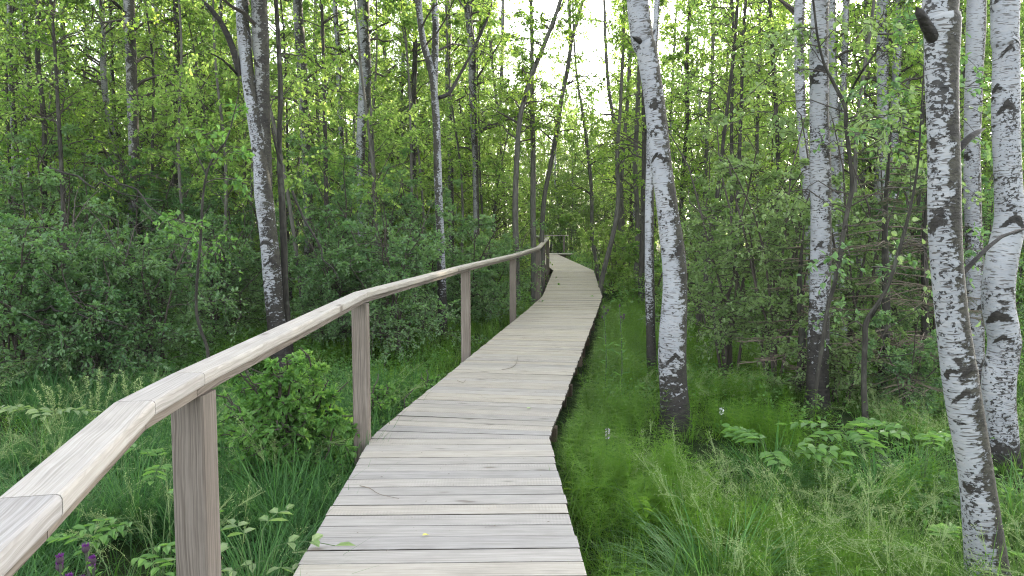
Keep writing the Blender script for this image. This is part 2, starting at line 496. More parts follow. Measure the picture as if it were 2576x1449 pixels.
bw = empty('boardwalk', (-.318, 3.3, 0))
tag(bw, 'weathered pale grey plank boardwalk winding away into the birch forest', 'boardwalk')
def make_deck():
    mb = MB()
    pitch, gap = .1455, .0115
    s = 0.0
    total = DS[-1]
    while s < total - .15:
        pw = pitch + random.uniform(-.004, .004)
        i0 = int((s + gap * random.uniform(.6, 1.7)) / .02); i1 = int((s + pw) / .02)
        def edge(sv, side, oh):
            f = sv / .02; i = min(int(f), len(DP) - 2)
            p = DP[i] + (DP[i + 1] - DP[i]) * (f - i)
            a = DANG[min(i, len(DANG) - 1)]
            return p + np.array([math.cos(a), -math.sin(a)]) * side * (WID / 2 + oh)
        ohl, ohr = random.uniform(-.006, .006), random.uniform(-.006, .006)
        g = gap * random.uniform(.8, 1.3)
        A = edge(s + g, -1, ohl); B = edge(s + g, 1, ohr); C = edge(s + pw, 1, ohr); D = edge(s + pw, -1, ohl)
        y = (A[1] + C[1]) / 2
        z = float(deck_z(y)) + random.uniform(-.002, .002)
        tl = random.uniform(-.0015, .0015)
        zt = np.array([z - tl, z + tl, z + tl, z - tl])
        fresh = np.clip(np.interp(y, [4.5, 9, 16, 26], [.0, .55, .85, .9]) + random.uniform(-.25, .25), 0, 1)  # planks turn yellower further along the walk
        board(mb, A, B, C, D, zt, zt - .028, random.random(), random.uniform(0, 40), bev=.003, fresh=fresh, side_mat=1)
        s += pw
    mb.build('deck', [M['deck'], M['gap_shade_wood']], bw).location = (.318, -3.3, 0)
    # the far stretch turns left
    # joists and cross bearers under the planks
    jb = MB()
    for side in (-.44, 0, .44):
        step = 25  # extra leaf clusters added on the sun side to block its rays
        idx = np.arange(0, len(DP) - step, step)
        for i in idx:
            a, b = DP[i], DP[min(i + step, len(DP) - 1)]
            n0 = np.array([math.cos(DANG[i]), -math.sin(DANG[i])]); n1 = np.array([math.cos(DANG[min(i + step, len(DP) - 1)]), -math.sin(DANG[min(i + step, len(DP) - 1)])])
            A = a + n0 * (side - .03); B = a + n0 * (side + .03); C = b + n1 * (side + .03); D = b + n1 * (side - .03)
            z = float(deck_z(a[1])) - .031; z2 = float(deck_z(b[1])) - .031
            zt = np.array([z, z, z2, z2])
            board(jb, A, B, C, D, zt, zt - .12, .3, 0)
    jb.build('joist', [M['beam']], bw).location = (.318, -3.3, 0)
    for k, sv in enumerate(np.arange(1.0, DS[-1], 1.75)):
        cb = MB()
        i = int(sv / .02)
        p = DP[i]; a = DANG[i]
        n = np.array([math.cos(a), -math.sin(a)]); t = np.array([math.sin(a), math.cos(a)])
        A = p - n * .61 - t * .05; B = p + n * .61 - t * .05; C = p + n * .61 + t * .05; D = p - n * .61 + t * .05
        z = float(deck_z(p[1])) - .155
        board(cb, A, B, C, D, np.full(4, z), np.full(4, z - .12), random.random())
        for sx in (-.5, .5):
            q = p + n * sx
            A = q - n * .05 - t * .049; B = q + n * .05 - t * .049; C = q + n * .05 + t * .049; D = q - n * .05 + t * .049
            board(cb, A, B, C, D, np.full(4, z - .123), np.full(4, -.75), random.random())
        cb.build('bearer', [M['beam']], bw).location = (.318, -3.3, 0)
make_deck()

# side landing where the walk turns left at its far end
def far_landing():
    root = empty('boardwalk', (1.0, 39.0, .17))
    tag(root, 'short far stretch of boardwalk crossing at the end of the long one', 'boardwalk')
    mb = MB()
    y0, y1 = 38.55, 39.85
    x = -9.0
    while x < 2.95:
        A = np.array([x + .006, y0]); B = np.array([x + .006, y1])
        C = np.array([x + .145, y1]); D = np.array([x + .145, y0])
        board(mb, B, A, D, C, np.full(4, .17), np.full(4, .142), random.random(), random.uniform(0, 30), bev=.003, fresh=.7)
        x += .1455
    mb.build('deck', [M['deck']], root).location = (-1.0, -39.0, -.17)
    b = MB()
    for y in (38.75, 39.2, 39.65):
        board(b, np.array([-9, y - .03]), np.array([2.9, y - .03]), np.array([2.9, y + .03]), np.array([-9, y + .03]), np.full(4, .138), np.full(4, -.5), .4)
    b.build('joist', [M['beam']], root).location = (-1.0, -39.0, -.17)
far_landing()

# ------------------------------------------------------------------ railing
RH = 1.05
POSTS = [(-1.025, 2.44), (-1.06, 5.35), (-.56, 9.27), (.015, 12.9), (.56, 16.4), (.80, 19.7), (1.11, 23.9), (.95, 28.3), (.86, 33.5), (.78, 38.3)]
def rail_line():
    pts = [(-.46, -.35), (-.812, 1.26)] + [(-.982, 1.97), (-1.006, 2.36)] + POSTS[1:]
    return np.array([(x, y, float(deck_z(y)) + RH) for x, y in pts])
def sweep_board(mb, a, b, wdt, thk, rid, na, nb, rnd=.012, mat=0, woff=0., **ex):
    """board along a->b, ends mitred along na, nb; rounded long edges"""
    prof = []
    hw = wdt / 2
    for cx, cz, a0 in ((hw - rnd, -rnd, 0), (-hw + rnd, -rnd, 90), (-hw + rnd, -thk + rnd, 180), (hw - rnd, -thk + rnd, 270)):
        for k in range(3):
            an = R(a0 + k * 45)
            prof.append((cx + rnd * math.cos(an), cz + rnd * math.sin(an)))
    prof = np.array(prof)
    d = (b - a); L = np.linalg.norm(d); d = d / L
    side = nrm(np.cross(d, [0, 0, 1.])[None])[0]
    up = np.cross(side, d)
    m = max(2, int(L / .25))
    V = []; Wd = []
    for i in range(m + 1):
        t = i / m
        n = na * (1 - t) + nb * t if 0 < i < m else (na if i == 0 else nb)
        n = n / abs(n @ side)
        p = a + d * L * t
        if i == 0: p = p + d * .002
        if i == m: p = p - d * .002
        for u, v in prof:
            V.append(p + n * u + up * v)
            Wd.append((woff + L * t, u + .6 * v, rid))
    k = len(prof)
    Q = []
    for i in range(m):
        for j in range(k):
            j2 = (j + 1) % k
            Q.append([i * k + j, i * k + j2, (i + 1) * k + j2, (i + 1) * k + j])
    V = np.array(V)
    c0 = len(V); V = np.concatenate([V, [V[:k].mean(0)], [V[-k:].mean(0)]]); Wd += [(woff, 0, rid), (woff + L, 0, rid)]
    T = [[c0, (j + 1) % k, j] for j in range(k)] + [[c0 + 1, m * k + j, m * k + (j + 1) % k] for j in range(k)]
    mb.add(V, Q, T, mat=mat, wood=np.array(Wd), **{kk: np.full(len(V), vv) for kk, vv in ex.items()})

def make_post(parent, x, y, ztop, ang, size=.096):
    mb = MB()
    hs_ = size / 2; bv = .006
    ring = []
    for sx, sy in ((1, 1), (-1, 1), (-1, -1), (1, -1)):
        pr = [(hs_, hs_ - bv), (hs_ - bv, hs_)] if sx * sy > 0 else [(hs_ - bv, hs_), (hs_, hs_ - bv)]
        for px, py in pr: ring.append((px * sx, py * sy))
    ring = np.array(ring)
    c, s = math.cos(ang), math.sin(ang)
    rr = ring @ np.array([[c, s], [-s, c]])
    zs = np.linspace(-.62, ztop, 14)
    rid = random.random()
    V = []; Wd = []
    for z in zs:
        for (px, py), (qx, qy) in zip(rr, ring):
            V.append((px, py, z)); Wd.append((z * 1.0 + 3, qx + qy * 1.3, rid))
    k = 8
    Q = [[i * k + j, i * k + (j + 1) % k, (i + 1) * k + (j + 1) % k, (i + 1) * k + j] for i in range(len(zs) - 1) for j in range(k)]
    n = len(V)
    V.append((0, 0, ztop)); Wd.append((ztop, 0, rid))
    T = [[n, (len(zs) - 1) * k + j, (len(zs) - 1) * k + (j + 1) % k] for j in range(k)]
    mb.add(V, Q, T, wood=np.array(Wd))
    o = mb.build('post', [M['post']], parent)
    o.location = (x - parent.location.x, y - parent.location.y, -parent.location.z)
    return o

rl = empty('handrail_fence', (-.985, 2.30, 0))
tag(rl, 'wooden railing of brown square posts and pale handrail along the boardwalk', 'railing')
def make_rail():
    pts = rail_line()
    n = len(pts)
    dirs = nrm(np.diff(pts, axis=0))
    sides = nrm(np.cross(dirs, [0, 0, 1.]))
    ns = [sides[0]] + [nrm((sides[i - 1] + sides[i])[None])[0] for i in range(1, n - 1)] + [sides[-1]]
    for i in range(n - 1):
        mb = MB()
        y = pts[i][1]
        sweep_board(mb, pts[i], pts[i + 1], .102, .042, random.random(), ns[i], ns[i + 1], .009, woff=i * 7.3, fresh=float(np.interp(y, [1, 12], [.15, .9])))  # handrail boards also get yellower with distance
        o = mb.build('handrail', [M['rail']], rl, smooth=False); o.location = (.985, -2.30, 0)
        mb = MB()
        off = np.array([0, 0, -.0445])
        sh = .012
        sweep_board(mb, pts[i] + off - ns[i] * sh, pts[i + 1] + off - ns[i + 1] * sh, .076, .034, random.random(), ns[i], ns[i + 1], .004, woff=i * 5.1)
        o = mb.build('under_rail', [M['post']], rl); o.location = (.985, -2.30, 0)
    for i, (x, y) in enumerate(POSTS):
        a = math.atan2(*(pts[min(i + 3, n - 1)] - pts[i + 2 if i + 3 < n else i + 1])[:2])
        make_post(rl, x, y, float(deck_z(y)) + RH - .080, -a * .6 + random.uniform(-.03, .03) if i else -.05, .106)
make_rail()

def far_rail():
    root = empty('handrail_fence', (1.6, 39.95, .17))
    tag(root, 'distant short wooden railing crossing behind the far end of the boardwalk', 'railing')
    z = .17 + RH - .12
    for a, b in ((1.2, 2.95),):
        mb = MB()
        s = np.array([0, 1., 0])
        sweep_board(mb, np.array([a, 39.95, z]), np.array([b, 39.95, z]), .13, .045, random.random(), -s, -s, .013, fresh=.8)
        o = mb.build('handrail', [M['rail']], root); o.location = (-1.6, -39.95, -.17)
    for x in (1.3, 2.7):
        o = make_post(root, x, 39.95, z - .047, 0)
far_rail()

# ------------------------------------------------------------------ trunks
def trunk_data(path, rad, sides=14, step=.2, seed=0, moss_dir=None, scars=0, foot=.7, knots=None, flare=.75):
    """path (n,3) bottom to top -> MB with a tapered trunk"""
    r_ = np.random.default_rng(seed)
    D = resample(np.c_[path, rad], step)
    P, rr = D[:, :3], np.maximum(D[:, 3], .004)
    n = len(P)
    s = np.concatenate([[0], np.cumsum(np.linalg.norm(np.diff(P, axis=0), axis=1))])
    T, N, B = frames(P[None]); N = N[0]; B = B[0]
    a = np.arange(sides) * 2 * math.pi / sides
    ca, sa = np.cos(a), np.sin(a)
    fl = 1 + flare * np.exp(-s / (rr[0] * 2.2))
    ph = r_.random(4) * 6.28
    bump = 1 + .045 * np.sin(2 * a[None] + ph[0] + s[:, None] * 1.1) + .03 * np.sin(3 * a[None] + ph[1] - s[:, None] * 2.3) + .025 * np.sin(s[:, None] * 7 + ph[2]) \
        + .10 * np.exp(-s / (rr[0] * 2.5))[:, None] * np.sin(5 * a[None] + ph[3])
    scar = np.zeros((n, sides))
    if scars:
        top = min(s[-1], 7)
        for k in range(scars):
            s0 = r_.uniform(.7, top); a0 = r_.uniform(0, 6.28) if k % 3 == 0 else math.pi + r_.normal(0, .75)
            da = (a[None] - a0 + math.pi) % (2 * math.pi) - math.pi
            rloc = rr[:, None]
            wd_ = r_.uniform(.6, 1.35); hd = rloc * r_.uniform(.16, .42)
            ch = s[:, None] - s0 + np.abs(da) * rloc * r_.uniform(.45, 1.15)
            v = 1.25 - np.sqrt((da / wd_) ** 2 + (ch / hd) ** 2)
            scar = np.maximum(scar, np.clip(v, 0, 1))
            bump = bump + .06 * np.clip(v, 0, 1)
    V = P[:, None] + (N[:, None] * ca[None, :, None] + B[:, None] * sa[None, :, None]) * (rr * fl)[:, None, None] * bump[..., None]
    nor = N[:, None] * ca[None, :, None] + B[:, None] * sa[None, :, None]
    if moss_dir is None: moss = np.full((n, sides), -.6)
    else: moss = (nor @ nrm(np.array([moss_dir], float))[0]) * .80 - .10
    ft = np.clip(1.05 - s / max(foot, .01), -.5, 1.0)[:, None] * np.ones((1, sides))
    base = r_.uniform(0, 30)
    bk = np.stack([np.broadcast_to(ca[None] * rr.max() * 1., (n, sides)), np.broadcast_to(sa[None] * rr.max() * 1., (n, sides)), np.broadcast_to((s + base)[:, None], (n, sides))], -1)
    i = np.arange(n - 1)[:, None] * sides
    j = np.arange(sides); j2 = (j + 1) % sides
    Q = np.stack([i + j, i + j2, i + sides + j2, i + sides + j], -1).reshape(-1, 4)
    mb = MB()
    mb.add(V.reshape(-1, 3), Q, bark=bk.reshape(-1, 3), moss=moss.ravel(), scar=scar.ravel(), foot=ft.ravel())
    return mb, P, rr, s
def add_limb(mb, path, r0, r1, sides=8, mat=0, dark=.9):
    P = resample(np.asarray(path, float), .12)
    n = len(P)
    rr = np.linspace(r0, r1, n); rr[-1] *= .15
    V, Q = tubes(P[None], rr[None], sides)
    s = np.repeat(np.linspace(0, 3, n), sides)
    bk = np.c_[V[:, 0] - P[0, 0], V[:, 1] - P[0, 1], V[:, 2]]
    mb.add(V, Q, mat=mat, bark=bk, moss=np.full(len(V), .3), scar=np.full(len(V), dark), foot=np.full(len(V), -.5))

# ------------------------------------------------------------------ crowns
def grow(mb, P, rr, r_, z0, z1, n_br, blen, leaf_mat_i, twig_mat_i, twigs=9, per=12, L=(.035, .06), rise=.8, droop=.35, simple=True, up=.9, spread=None, dens_low=1.0):
    """branches off the stem P between heights z0 and z1, twigs on them and leaves on the twigs"""
    zs = P[:, 2]
    zb = z0 + (z1 - z0) * r_.random(n_br) ** dens_low
    ang = r_.random(n_br) * 2 * math.pi
    nb = 7
    t = np.linspace(0, 1, nb)
    B0 = np.stack([np.interp(zb, zs, P[:, k]) for k in range(3)], -1)
    rel = (zb - z0) / max(z1 - z0, .01)
    ln = blen * (1.05 - .75 * rel) * r_.uniform(.6, 1.25, n_br)
    el = rise * r_.uniform(.55, 1.2, n_br)
    dirs = np.stack([np.cos(ang) * np.cos(el), np.sin(ang) * np.cos(el), np.sin(el)], -1)
    wob = r_.normal(0, .10, (n_br, nb, 3)) * t[None, :, None] * ln[:, None, None]
    BP = B0[:, None] + dirs[:, None] * (ln[:, None] * t[None])[..., None] + wob
    BP[..., 2] -= droop * ln[:, None] * t[None] ** 2
    rb = np.interp(zb, zs, rr) * .34
    rb = np.minimum(np.maximum(rb, .006), .03)
    V, Q = tubes(BP, rb[:, None] * (1.05 - .85 * t[None]), 4)
    mb.add(V, Q, mat=twig_mat_i, tint=np.full(len(V), .5))
    # twigs
    m = n_br * twigs
    bi = np.repeat(np.arange(n_br), twigs)
    tt = r_.uniform(.22, 1.0, m) ** .8
    f = tt * (nb - 1); i0 = np.minimum(f.astype(int), nb - 2); fr = (f - i0)[:, None]
    S = BP[bi, i0] * (1 - fr) + BP[bi, i0 + 1] * fr
    tg = nrm(BP[bi, i0 + 1] - BP[bi, i0])
    td = nrm(tg * .8 + r_.normal(0, .75, (m, 3)) * np.array([1, 1, .6]))
    tl = (ln[bi] * r_.uniform(.18, .42, m))
    u = np.linspace(0, 1, 4)
    TP = S[:, None] + td[:, None] * (tl[:, None] * u)[..., None]
    TP[..., 2] -= (droop * .9) * tl[:, None] * u ** 2
    V, Q = tubes(TP, np.full((m, 4), .0035) * (1.1 - .7 * u)[None], 3)
    mb.add(V, Q, mat=twig_mat_i, tint=np.full(len(V), .5))
    # leaves
    q = m * per
    ti = np.repeat(np.arange(m), per)
    uu = r_.uniform(.1, 1.02, q)
    f = uu * 3; i0 = np.minimum(f.astype(int), 2); fr = (f - i0)[:, None]
    p = TP[ti, i0] * (1 - fr) + TP[ti, i0 + 1] * fr
    axis = nrm(TP[ti, i0 + 1] - TP[ti, i0])
    d = nrm(axis * .7 + r_.normal(0, .8, (q, 3)) - np.array([0, 0, .25]) * (1.2 - up))
    nn = nrm(np.array([0, 0, 1.0]) * up + r_.normal(0, .55, (q, 3)))
    Ls = r_.uniform(L[0], L[1], q)
    clump = np.repeat(r_.random(n_br), twigs)[ti]
    tint = np.clip(clump * .5 + r_.random(q) * .5, 0, 1)
    leaves(mb, p + d * .012, d, nn, Ls, Ls * r_.uniform(.6, .8, q), mat=leaf_mat_i, simple=simple, tint=tint)

def tree(label, pts, Y, cat='birch tree', name='birch_tree', bark='birch', group=None, base_y=None, H=14., near=False, moss=(.85, -.35, 0), moss_on=True, scars=10,
         crown=None, leafm='birch_leaf', limbs=(), seed=0, foot=.7, fork=None, fork_bark=None, lean_top=.5, extra_crown=None):
    """pts: (x, y, width) in picture units from foot to top, at depth Y"""
    P = []; rad = []
    for q in pts:
        x, y, wd_ = q[:3]
        yy = Y + (q[3] if len(q) > 3 else 0)
        P.append(at_depth(x, y, yy)); rad.append(wd_ / F * yy / 2 / math.hypot(1, (x - 1288) / F) / 1.03)
    P = np.array(P); rad = np.array(rad)
    gz = float(ground_h(P[0, 0], P[0, 1])) - .12
    if P[0, 2] > gz + .05:
        k = (P[0, 2] - gz)
        d = (P[1] - P[0]); d = d / max(abs(d[2]), .05)
        foot_p = P[0] - np.array([d[0] * .5, d[1] * .5, 1.0]) * k
        P = np.concatenate([[foot_p], P]); rad = np.concatenate([[rad[0] * 1.08], rad])
    d = nrm((P[-1] - P[-2])[None])[0]
    r_ = np.random.default_rng(seed + 100)
    zt = P[-1, 2]
    if H > zt + .5:
        k = 4
        cur = P[-1].copy(); rt = rad[-1]
        for i in range(1, k + 1):
            dd = d * lean_top ** i + np.array([0, 0, 1.]) * (1 - lean_top ** i) + r_.normal(0, .04, 3)
            cur = cur + dd / dd[2] * (H - zt) / k
            P = np.concatenate([P, [cur]]); rad = np.concatenate([rad, [rt * (1 - i / (k + .3))]])
    root = empty(name, P[0] + np.array([0, 0, .12]))
    tag(root, label, cat, group)
    loc = np.array(root.location)
    mb, TP, rr, s = trunk_data(P - loc, rad, 28 if near else 12, .022 if near else .16, seed, moss if moss_on else None, scars, foot)
    for lb in limbs:
        lp = np.array([at_depth(x, y, Y + dy) for x, y, dy in lb['p']]) - loc
        add_limb(mb, lp, lb['r'][0], lb['r'][1], 10 if near else 7, dark=lb.get('dark', .9))
    mb.build('trunk', [M[bark]], root, smooth=True)
    if fork is not None:
        fp = np.array([at_depth(x, y, Y + .05) for x, y, w_ in fork]) - loc
        fr = np.array([w_ / F * Y / 2 for x, y, w_ in fork])
        d = nrm((fp[-1] - fp[-2])[None])[0]
        for i in range(1, 4):
            nx = fp[-1] + (d * .5 + np.array([0, 0, .6])) * (H * .9 - fp[-1][2]) / 3.0
            fp = np.concatenate([fp, [nx]]); fr = np.concatenate([fr, [fr[-1] * .68]])
        fm, FP, frr, _ = trunk_data(fp, fr, 18 if near else 10, .06 if near else .16, seed + 5, moss if moss_on else None, scars // 2, .01, flare=0)
        fm.build('stem', [M[fork_bark or bark]], root, smooth=True)
    cm = MB()
    c = dict(z0=4.5, n=34, bl=2.0, tw=9, per=11, L=(.045, .075), rise=.75, droop=.4, simple=True)
    if crown: c.update(crown)
    ztop = TP[-1, 2] - .2
    zv = 2.6 + .30 * Y                # what stands above the picture is kept sparse so that light reaches the ground
    n_lo = int(c['n'] * max(0., min(1., (zv - c['z0']) / max(ztop - c['z0'], .1))))
    if n_lo > 2: grow(cm, TP, rr, r_, c['z0'], min(zv, ztop), n_lo, c['bl'], 0, 1, c['tw'], c['per'], c['L'], c['rise'], c['droop'], c['simple'])
    if ztop > zv + .5: grow(cm, TP, rr, r_, max(zv, c['z0']), ztop, max(5, int((c['n'] - n_lo) * .35)), c['bl'] * .8, 0, 1, 6, 8, c['L'], c['rise'], c['droop'], True)
    if fork is not None:
        grow(cm, FP, frr, r_, max(c['z0'], FP[0, 2] + 1.), FP[-1, 2] - .2, c['n'] // 2, c['bl'], 0, 1, c['tw'], c['per'], c['L'], c['rise'], c['droop'], c['simple'])
    if extra_crown:
        e = dict(c); e.update(extra_crown)
        grow(cm, TP, rr, r_, e['z0'], e['z1'], e['n'], e['bl'], 0, 1, e['tw'], e['per'], e['L'], e['rise'], e['droop'], e['simple'])
    cm.build('crown', [M[leafm], M['twig']], root)
    return root

HI = dict(z0=7.0, n=14, bl=2.2, tw=7, per=9, L=(.06, .09))   # crown above the picture
# --- the big birches right of the walk
tree('thick leaning white birch trunk rising beside the boardwalk with black bark at its foot',
     [(1705, 1125, 66), (1700, 1050, 68), (1692, 900, 70), (1698, 700, 62), (1680, 540, 54), (1661, 400, 53), (1646, 250, 53), (1628, 130, 54), (1604, 0, 58)], 6.9, near=True, scars=7, seed=1, H=15, foot=1.15,
     crown=HI, limbs=[dict(p=[(1632, 120, .0), (1612, 105, -.05), (1590, 92, -.15)], r=(.035, .018))])
tree('thin pale birch stem standing close behind the leaning white birch',
     [(1643, 975, 27), (1638, 880, 26), (1634, 700, 25), (1634, 520, 22), (1636, 360, 19), (1640, 200, 17), (1650, 60, 15)], 9.2, near=True, scars=3, seed=2, H=11, foot=1.9, crown=dict(z0=5.2, n=22, bl=1.4))
tree('largest mottled white birch, with dark mossy flank and a broken stub high up',
     [(2492, 1600, 112), (2484, 1449, 108), (2457, 1200, 102), (2424, 1000, 102), (2396, 800, 96), (2378, 600, 92), (2374, 400, 90), (2368, 200, 92), (2370, 60, 96), (2378, -120, 92)], 3.75, near=True, bark='birch_mossy', moss=(.85, -.55, 0), scars=6, seed=3, H=14, foot=.12,
     crown=dict(HI, z0=5.0), limbs=[dict(p=[(2378, 150, .02), (2352, 102, -.03), (2331, 66, -.07), (2318, 40, -.10), (2306, 18, -.12)], r=(.036, .017)),
                      dict(p=[(2396, 392, 0), (2440, 345, .02), (2480, 322, .1)], r=(.022, .010)), dict(p=[(2398, 712, 0), (2455, 652, .05), (2520, 595, .15), (2600, 570, .3)], r=(.015, .006))])
tree('white birch with curved banded foot and chevron scars at the right edge',
     [(2524, 1165, 66), (2522, 1090, 72), (2512, 1010, 88), (2512, 950, 92), (2526, 860, 86), (2512, 760, 92), (2520, 660, 92), (2540, 560, 84), (2536, 450, 80), (2530, 300, 78), (2530, 120, 77), (2528, 0, 76)], 6.0, near=True, scars=18, seed=4, H=15, foot=0.6, moss=(.9, .1, 0), crown=HI)
tree('slim birch seen between the two large right-hand birches',
     [(2452, 760, 48), (2449, 600, 47), (2446, 400, 46), (2450, 200, 50), (2456, 0, 52)], 9.0, near=True, scars=8, seed=5, H=14, crown=dict(z0=5.0, n=30))
tree('white birch with dark bands rising out of the pale shrubs right of the walk',
     [(2057, 1065, 58), (2056, 960, 56), (2060, 800, 54), (2066, 640, 53), (2064, 450, 53), (2060, 250, 50), (2064, 0, 48)], 7.7, near=True, scars=12, seed=6, H=14, foot=1.9, crown=dict(z0=4.9, n=30))
tree('slender birch just left of the dark banded birch',
     [(2036, 560, 22), (2026, 420, 25), (2014, 250, 26), (2010, 120, 27), (2012, 0, 27)], 10.5, near=True, scars=4, seed=7, H=13, crown=dict(z0=4.6, n=30))
tree('paired birch trunk with its pale foot showing right of the dark banded birch',
     [(2094, 850, 30), (2098, 700, 27), (2102, 500, 27), (2098, 300, 26), (2092, 0, 24)], 13.0, near=True, scars=4, seed=8, H=13, crown=dict(z0=4.2, n=34), foot=.2,
     fork=[(2120, 840, 26), (2112, 640, 22), (2114, 400, 19), (2122, 200, 17)])
tree('double pale birch trunk behind the small spruce',
     [(2232, 720, 32), (2226, 500, 31), (2222, 300, 30), (2220, 0, 30)], 14.5, near=True, scars=6, seed=9, H=14, crown=dict(z0=4.2, n=34), fork=[(2242, 700, 24), (2248, 420, 22), (2254, 200, 20), (2262, 60, 18)])
tree('thin birch with pale upper stem left of the mossy birch',
     [(2284, 560, 14), (2280, 420, 14), (2278, 280, 16), (2286, 140, 14), (2292, 0, 13)], 19, scars=4, seed=10, H=13, crown=dict(z0=3.6, n=36))
# --- left of the walk
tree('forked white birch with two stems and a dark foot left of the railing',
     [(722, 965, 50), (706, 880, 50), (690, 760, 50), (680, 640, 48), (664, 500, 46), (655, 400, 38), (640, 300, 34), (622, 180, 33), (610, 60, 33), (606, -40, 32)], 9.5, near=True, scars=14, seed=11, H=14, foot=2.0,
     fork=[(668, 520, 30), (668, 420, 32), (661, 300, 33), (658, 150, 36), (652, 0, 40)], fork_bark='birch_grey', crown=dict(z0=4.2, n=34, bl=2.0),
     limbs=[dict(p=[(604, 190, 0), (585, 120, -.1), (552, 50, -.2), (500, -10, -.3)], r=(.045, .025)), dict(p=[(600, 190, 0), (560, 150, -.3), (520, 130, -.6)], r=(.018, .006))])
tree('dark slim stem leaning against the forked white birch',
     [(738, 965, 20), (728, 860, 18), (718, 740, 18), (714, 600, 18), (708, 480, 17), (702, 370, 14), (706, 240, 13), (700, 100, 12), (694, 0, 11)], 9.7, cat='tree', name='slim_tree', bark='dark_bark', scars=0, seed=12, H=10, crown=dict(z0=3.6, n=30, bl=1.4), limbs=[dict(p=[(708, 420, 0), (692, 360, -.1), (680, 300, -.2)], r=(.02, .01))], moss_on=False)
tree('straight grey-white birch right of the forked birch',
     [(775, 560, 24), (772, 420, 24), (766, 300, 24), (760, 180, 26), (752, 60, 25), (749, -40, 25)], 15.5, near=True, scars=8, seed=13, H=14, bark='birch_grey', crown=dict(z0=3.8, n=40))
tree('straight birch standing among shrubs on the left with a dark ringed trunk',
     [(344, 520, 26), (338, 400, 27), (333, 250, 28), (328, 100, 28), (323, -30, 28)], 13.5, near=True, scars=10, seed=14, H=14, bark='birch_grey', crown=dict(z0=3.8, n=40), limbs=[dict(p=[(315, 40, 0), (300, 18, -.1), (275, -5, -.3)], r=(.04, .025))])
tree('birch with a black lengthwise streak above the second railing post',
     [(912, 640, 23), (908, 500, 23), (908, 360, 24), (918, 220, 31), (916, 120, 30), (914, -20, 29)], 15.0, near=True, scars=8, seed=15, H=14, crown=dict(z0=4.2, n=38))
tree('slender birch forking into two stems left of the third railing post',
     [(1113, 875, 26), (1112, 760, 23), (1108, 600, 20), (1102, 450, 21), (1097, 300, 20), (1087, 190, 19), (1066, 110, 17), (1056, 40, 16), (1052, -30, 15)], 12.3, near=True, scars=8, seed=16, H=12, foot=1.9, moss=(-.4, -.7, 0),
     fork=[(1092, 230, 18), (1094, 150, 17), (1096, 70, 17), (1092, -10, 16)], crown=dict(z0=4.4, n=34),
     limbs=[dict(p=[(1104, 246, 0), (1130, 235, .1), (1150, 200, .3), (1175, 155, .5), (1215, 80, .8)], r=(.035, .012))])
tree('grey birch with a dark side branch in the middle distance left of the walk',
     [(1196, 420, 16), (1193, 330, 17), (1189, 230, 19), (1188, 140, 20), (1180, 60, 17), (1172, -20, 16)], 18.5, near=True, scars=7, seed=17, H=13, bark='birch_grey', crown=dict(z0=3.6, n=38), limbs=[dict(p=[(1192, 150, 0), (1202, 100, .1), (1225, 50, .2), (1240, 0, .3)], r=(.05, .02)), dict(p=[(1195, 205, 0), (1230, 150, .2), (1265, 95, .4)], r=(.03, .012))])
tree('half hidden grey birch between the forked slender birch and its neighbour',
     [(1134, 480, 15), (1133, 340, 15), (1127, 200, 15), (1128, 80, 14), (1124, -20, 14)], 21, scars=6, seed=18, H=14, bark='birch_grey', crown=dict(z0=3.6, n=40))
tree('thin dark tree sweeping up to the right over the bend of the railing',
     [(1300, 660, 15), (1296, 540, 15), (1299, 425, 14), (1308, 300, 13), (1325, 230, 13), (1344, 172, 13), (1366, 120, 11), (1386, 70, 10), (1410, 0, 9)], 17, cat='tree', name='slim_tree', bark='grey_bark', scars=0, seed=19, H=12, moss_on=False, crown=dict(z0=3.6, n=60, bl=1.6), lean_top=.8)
tree('straight dark slim trunk left of the railing bend',
     [(1343, 690, 16), (1341, 560, 14), (1341, 400, 13), (1339, 240, 11), (1338, 100, 10)], 18.2, cat='tree', name='slim_tree', bark='grey_bark', scars=0, seed=20, H=11, moss_on=False, crown=dict(z0=3.6, n=60, bl=1.5))
tree('slim dark tree bowing right beside the far railing posts and forking above',
     [(1362, 650, 13), (1364, 570, 13), (1369, 500, 12), (1378, 450, 12), (1388, 400, 12), (1402, 320, 12), (1412, 250, 11), (1425, 190, 11), (1435, 120, 10), (1433, 50, 8), (1432, -20, 7)], 19.5, cat='tree', name='slim_tree', bark='grey_bark', scars=0, seed=21, H=11, moss_on=False, crown=dict(z0=3.8, n=60, bl=1.6),
     limbs=[dict(p=[(1436, 110, 0), (1446, 70, 0), (1460, 25, .1), (1472, -20, .2)], r=(.05, .03))])
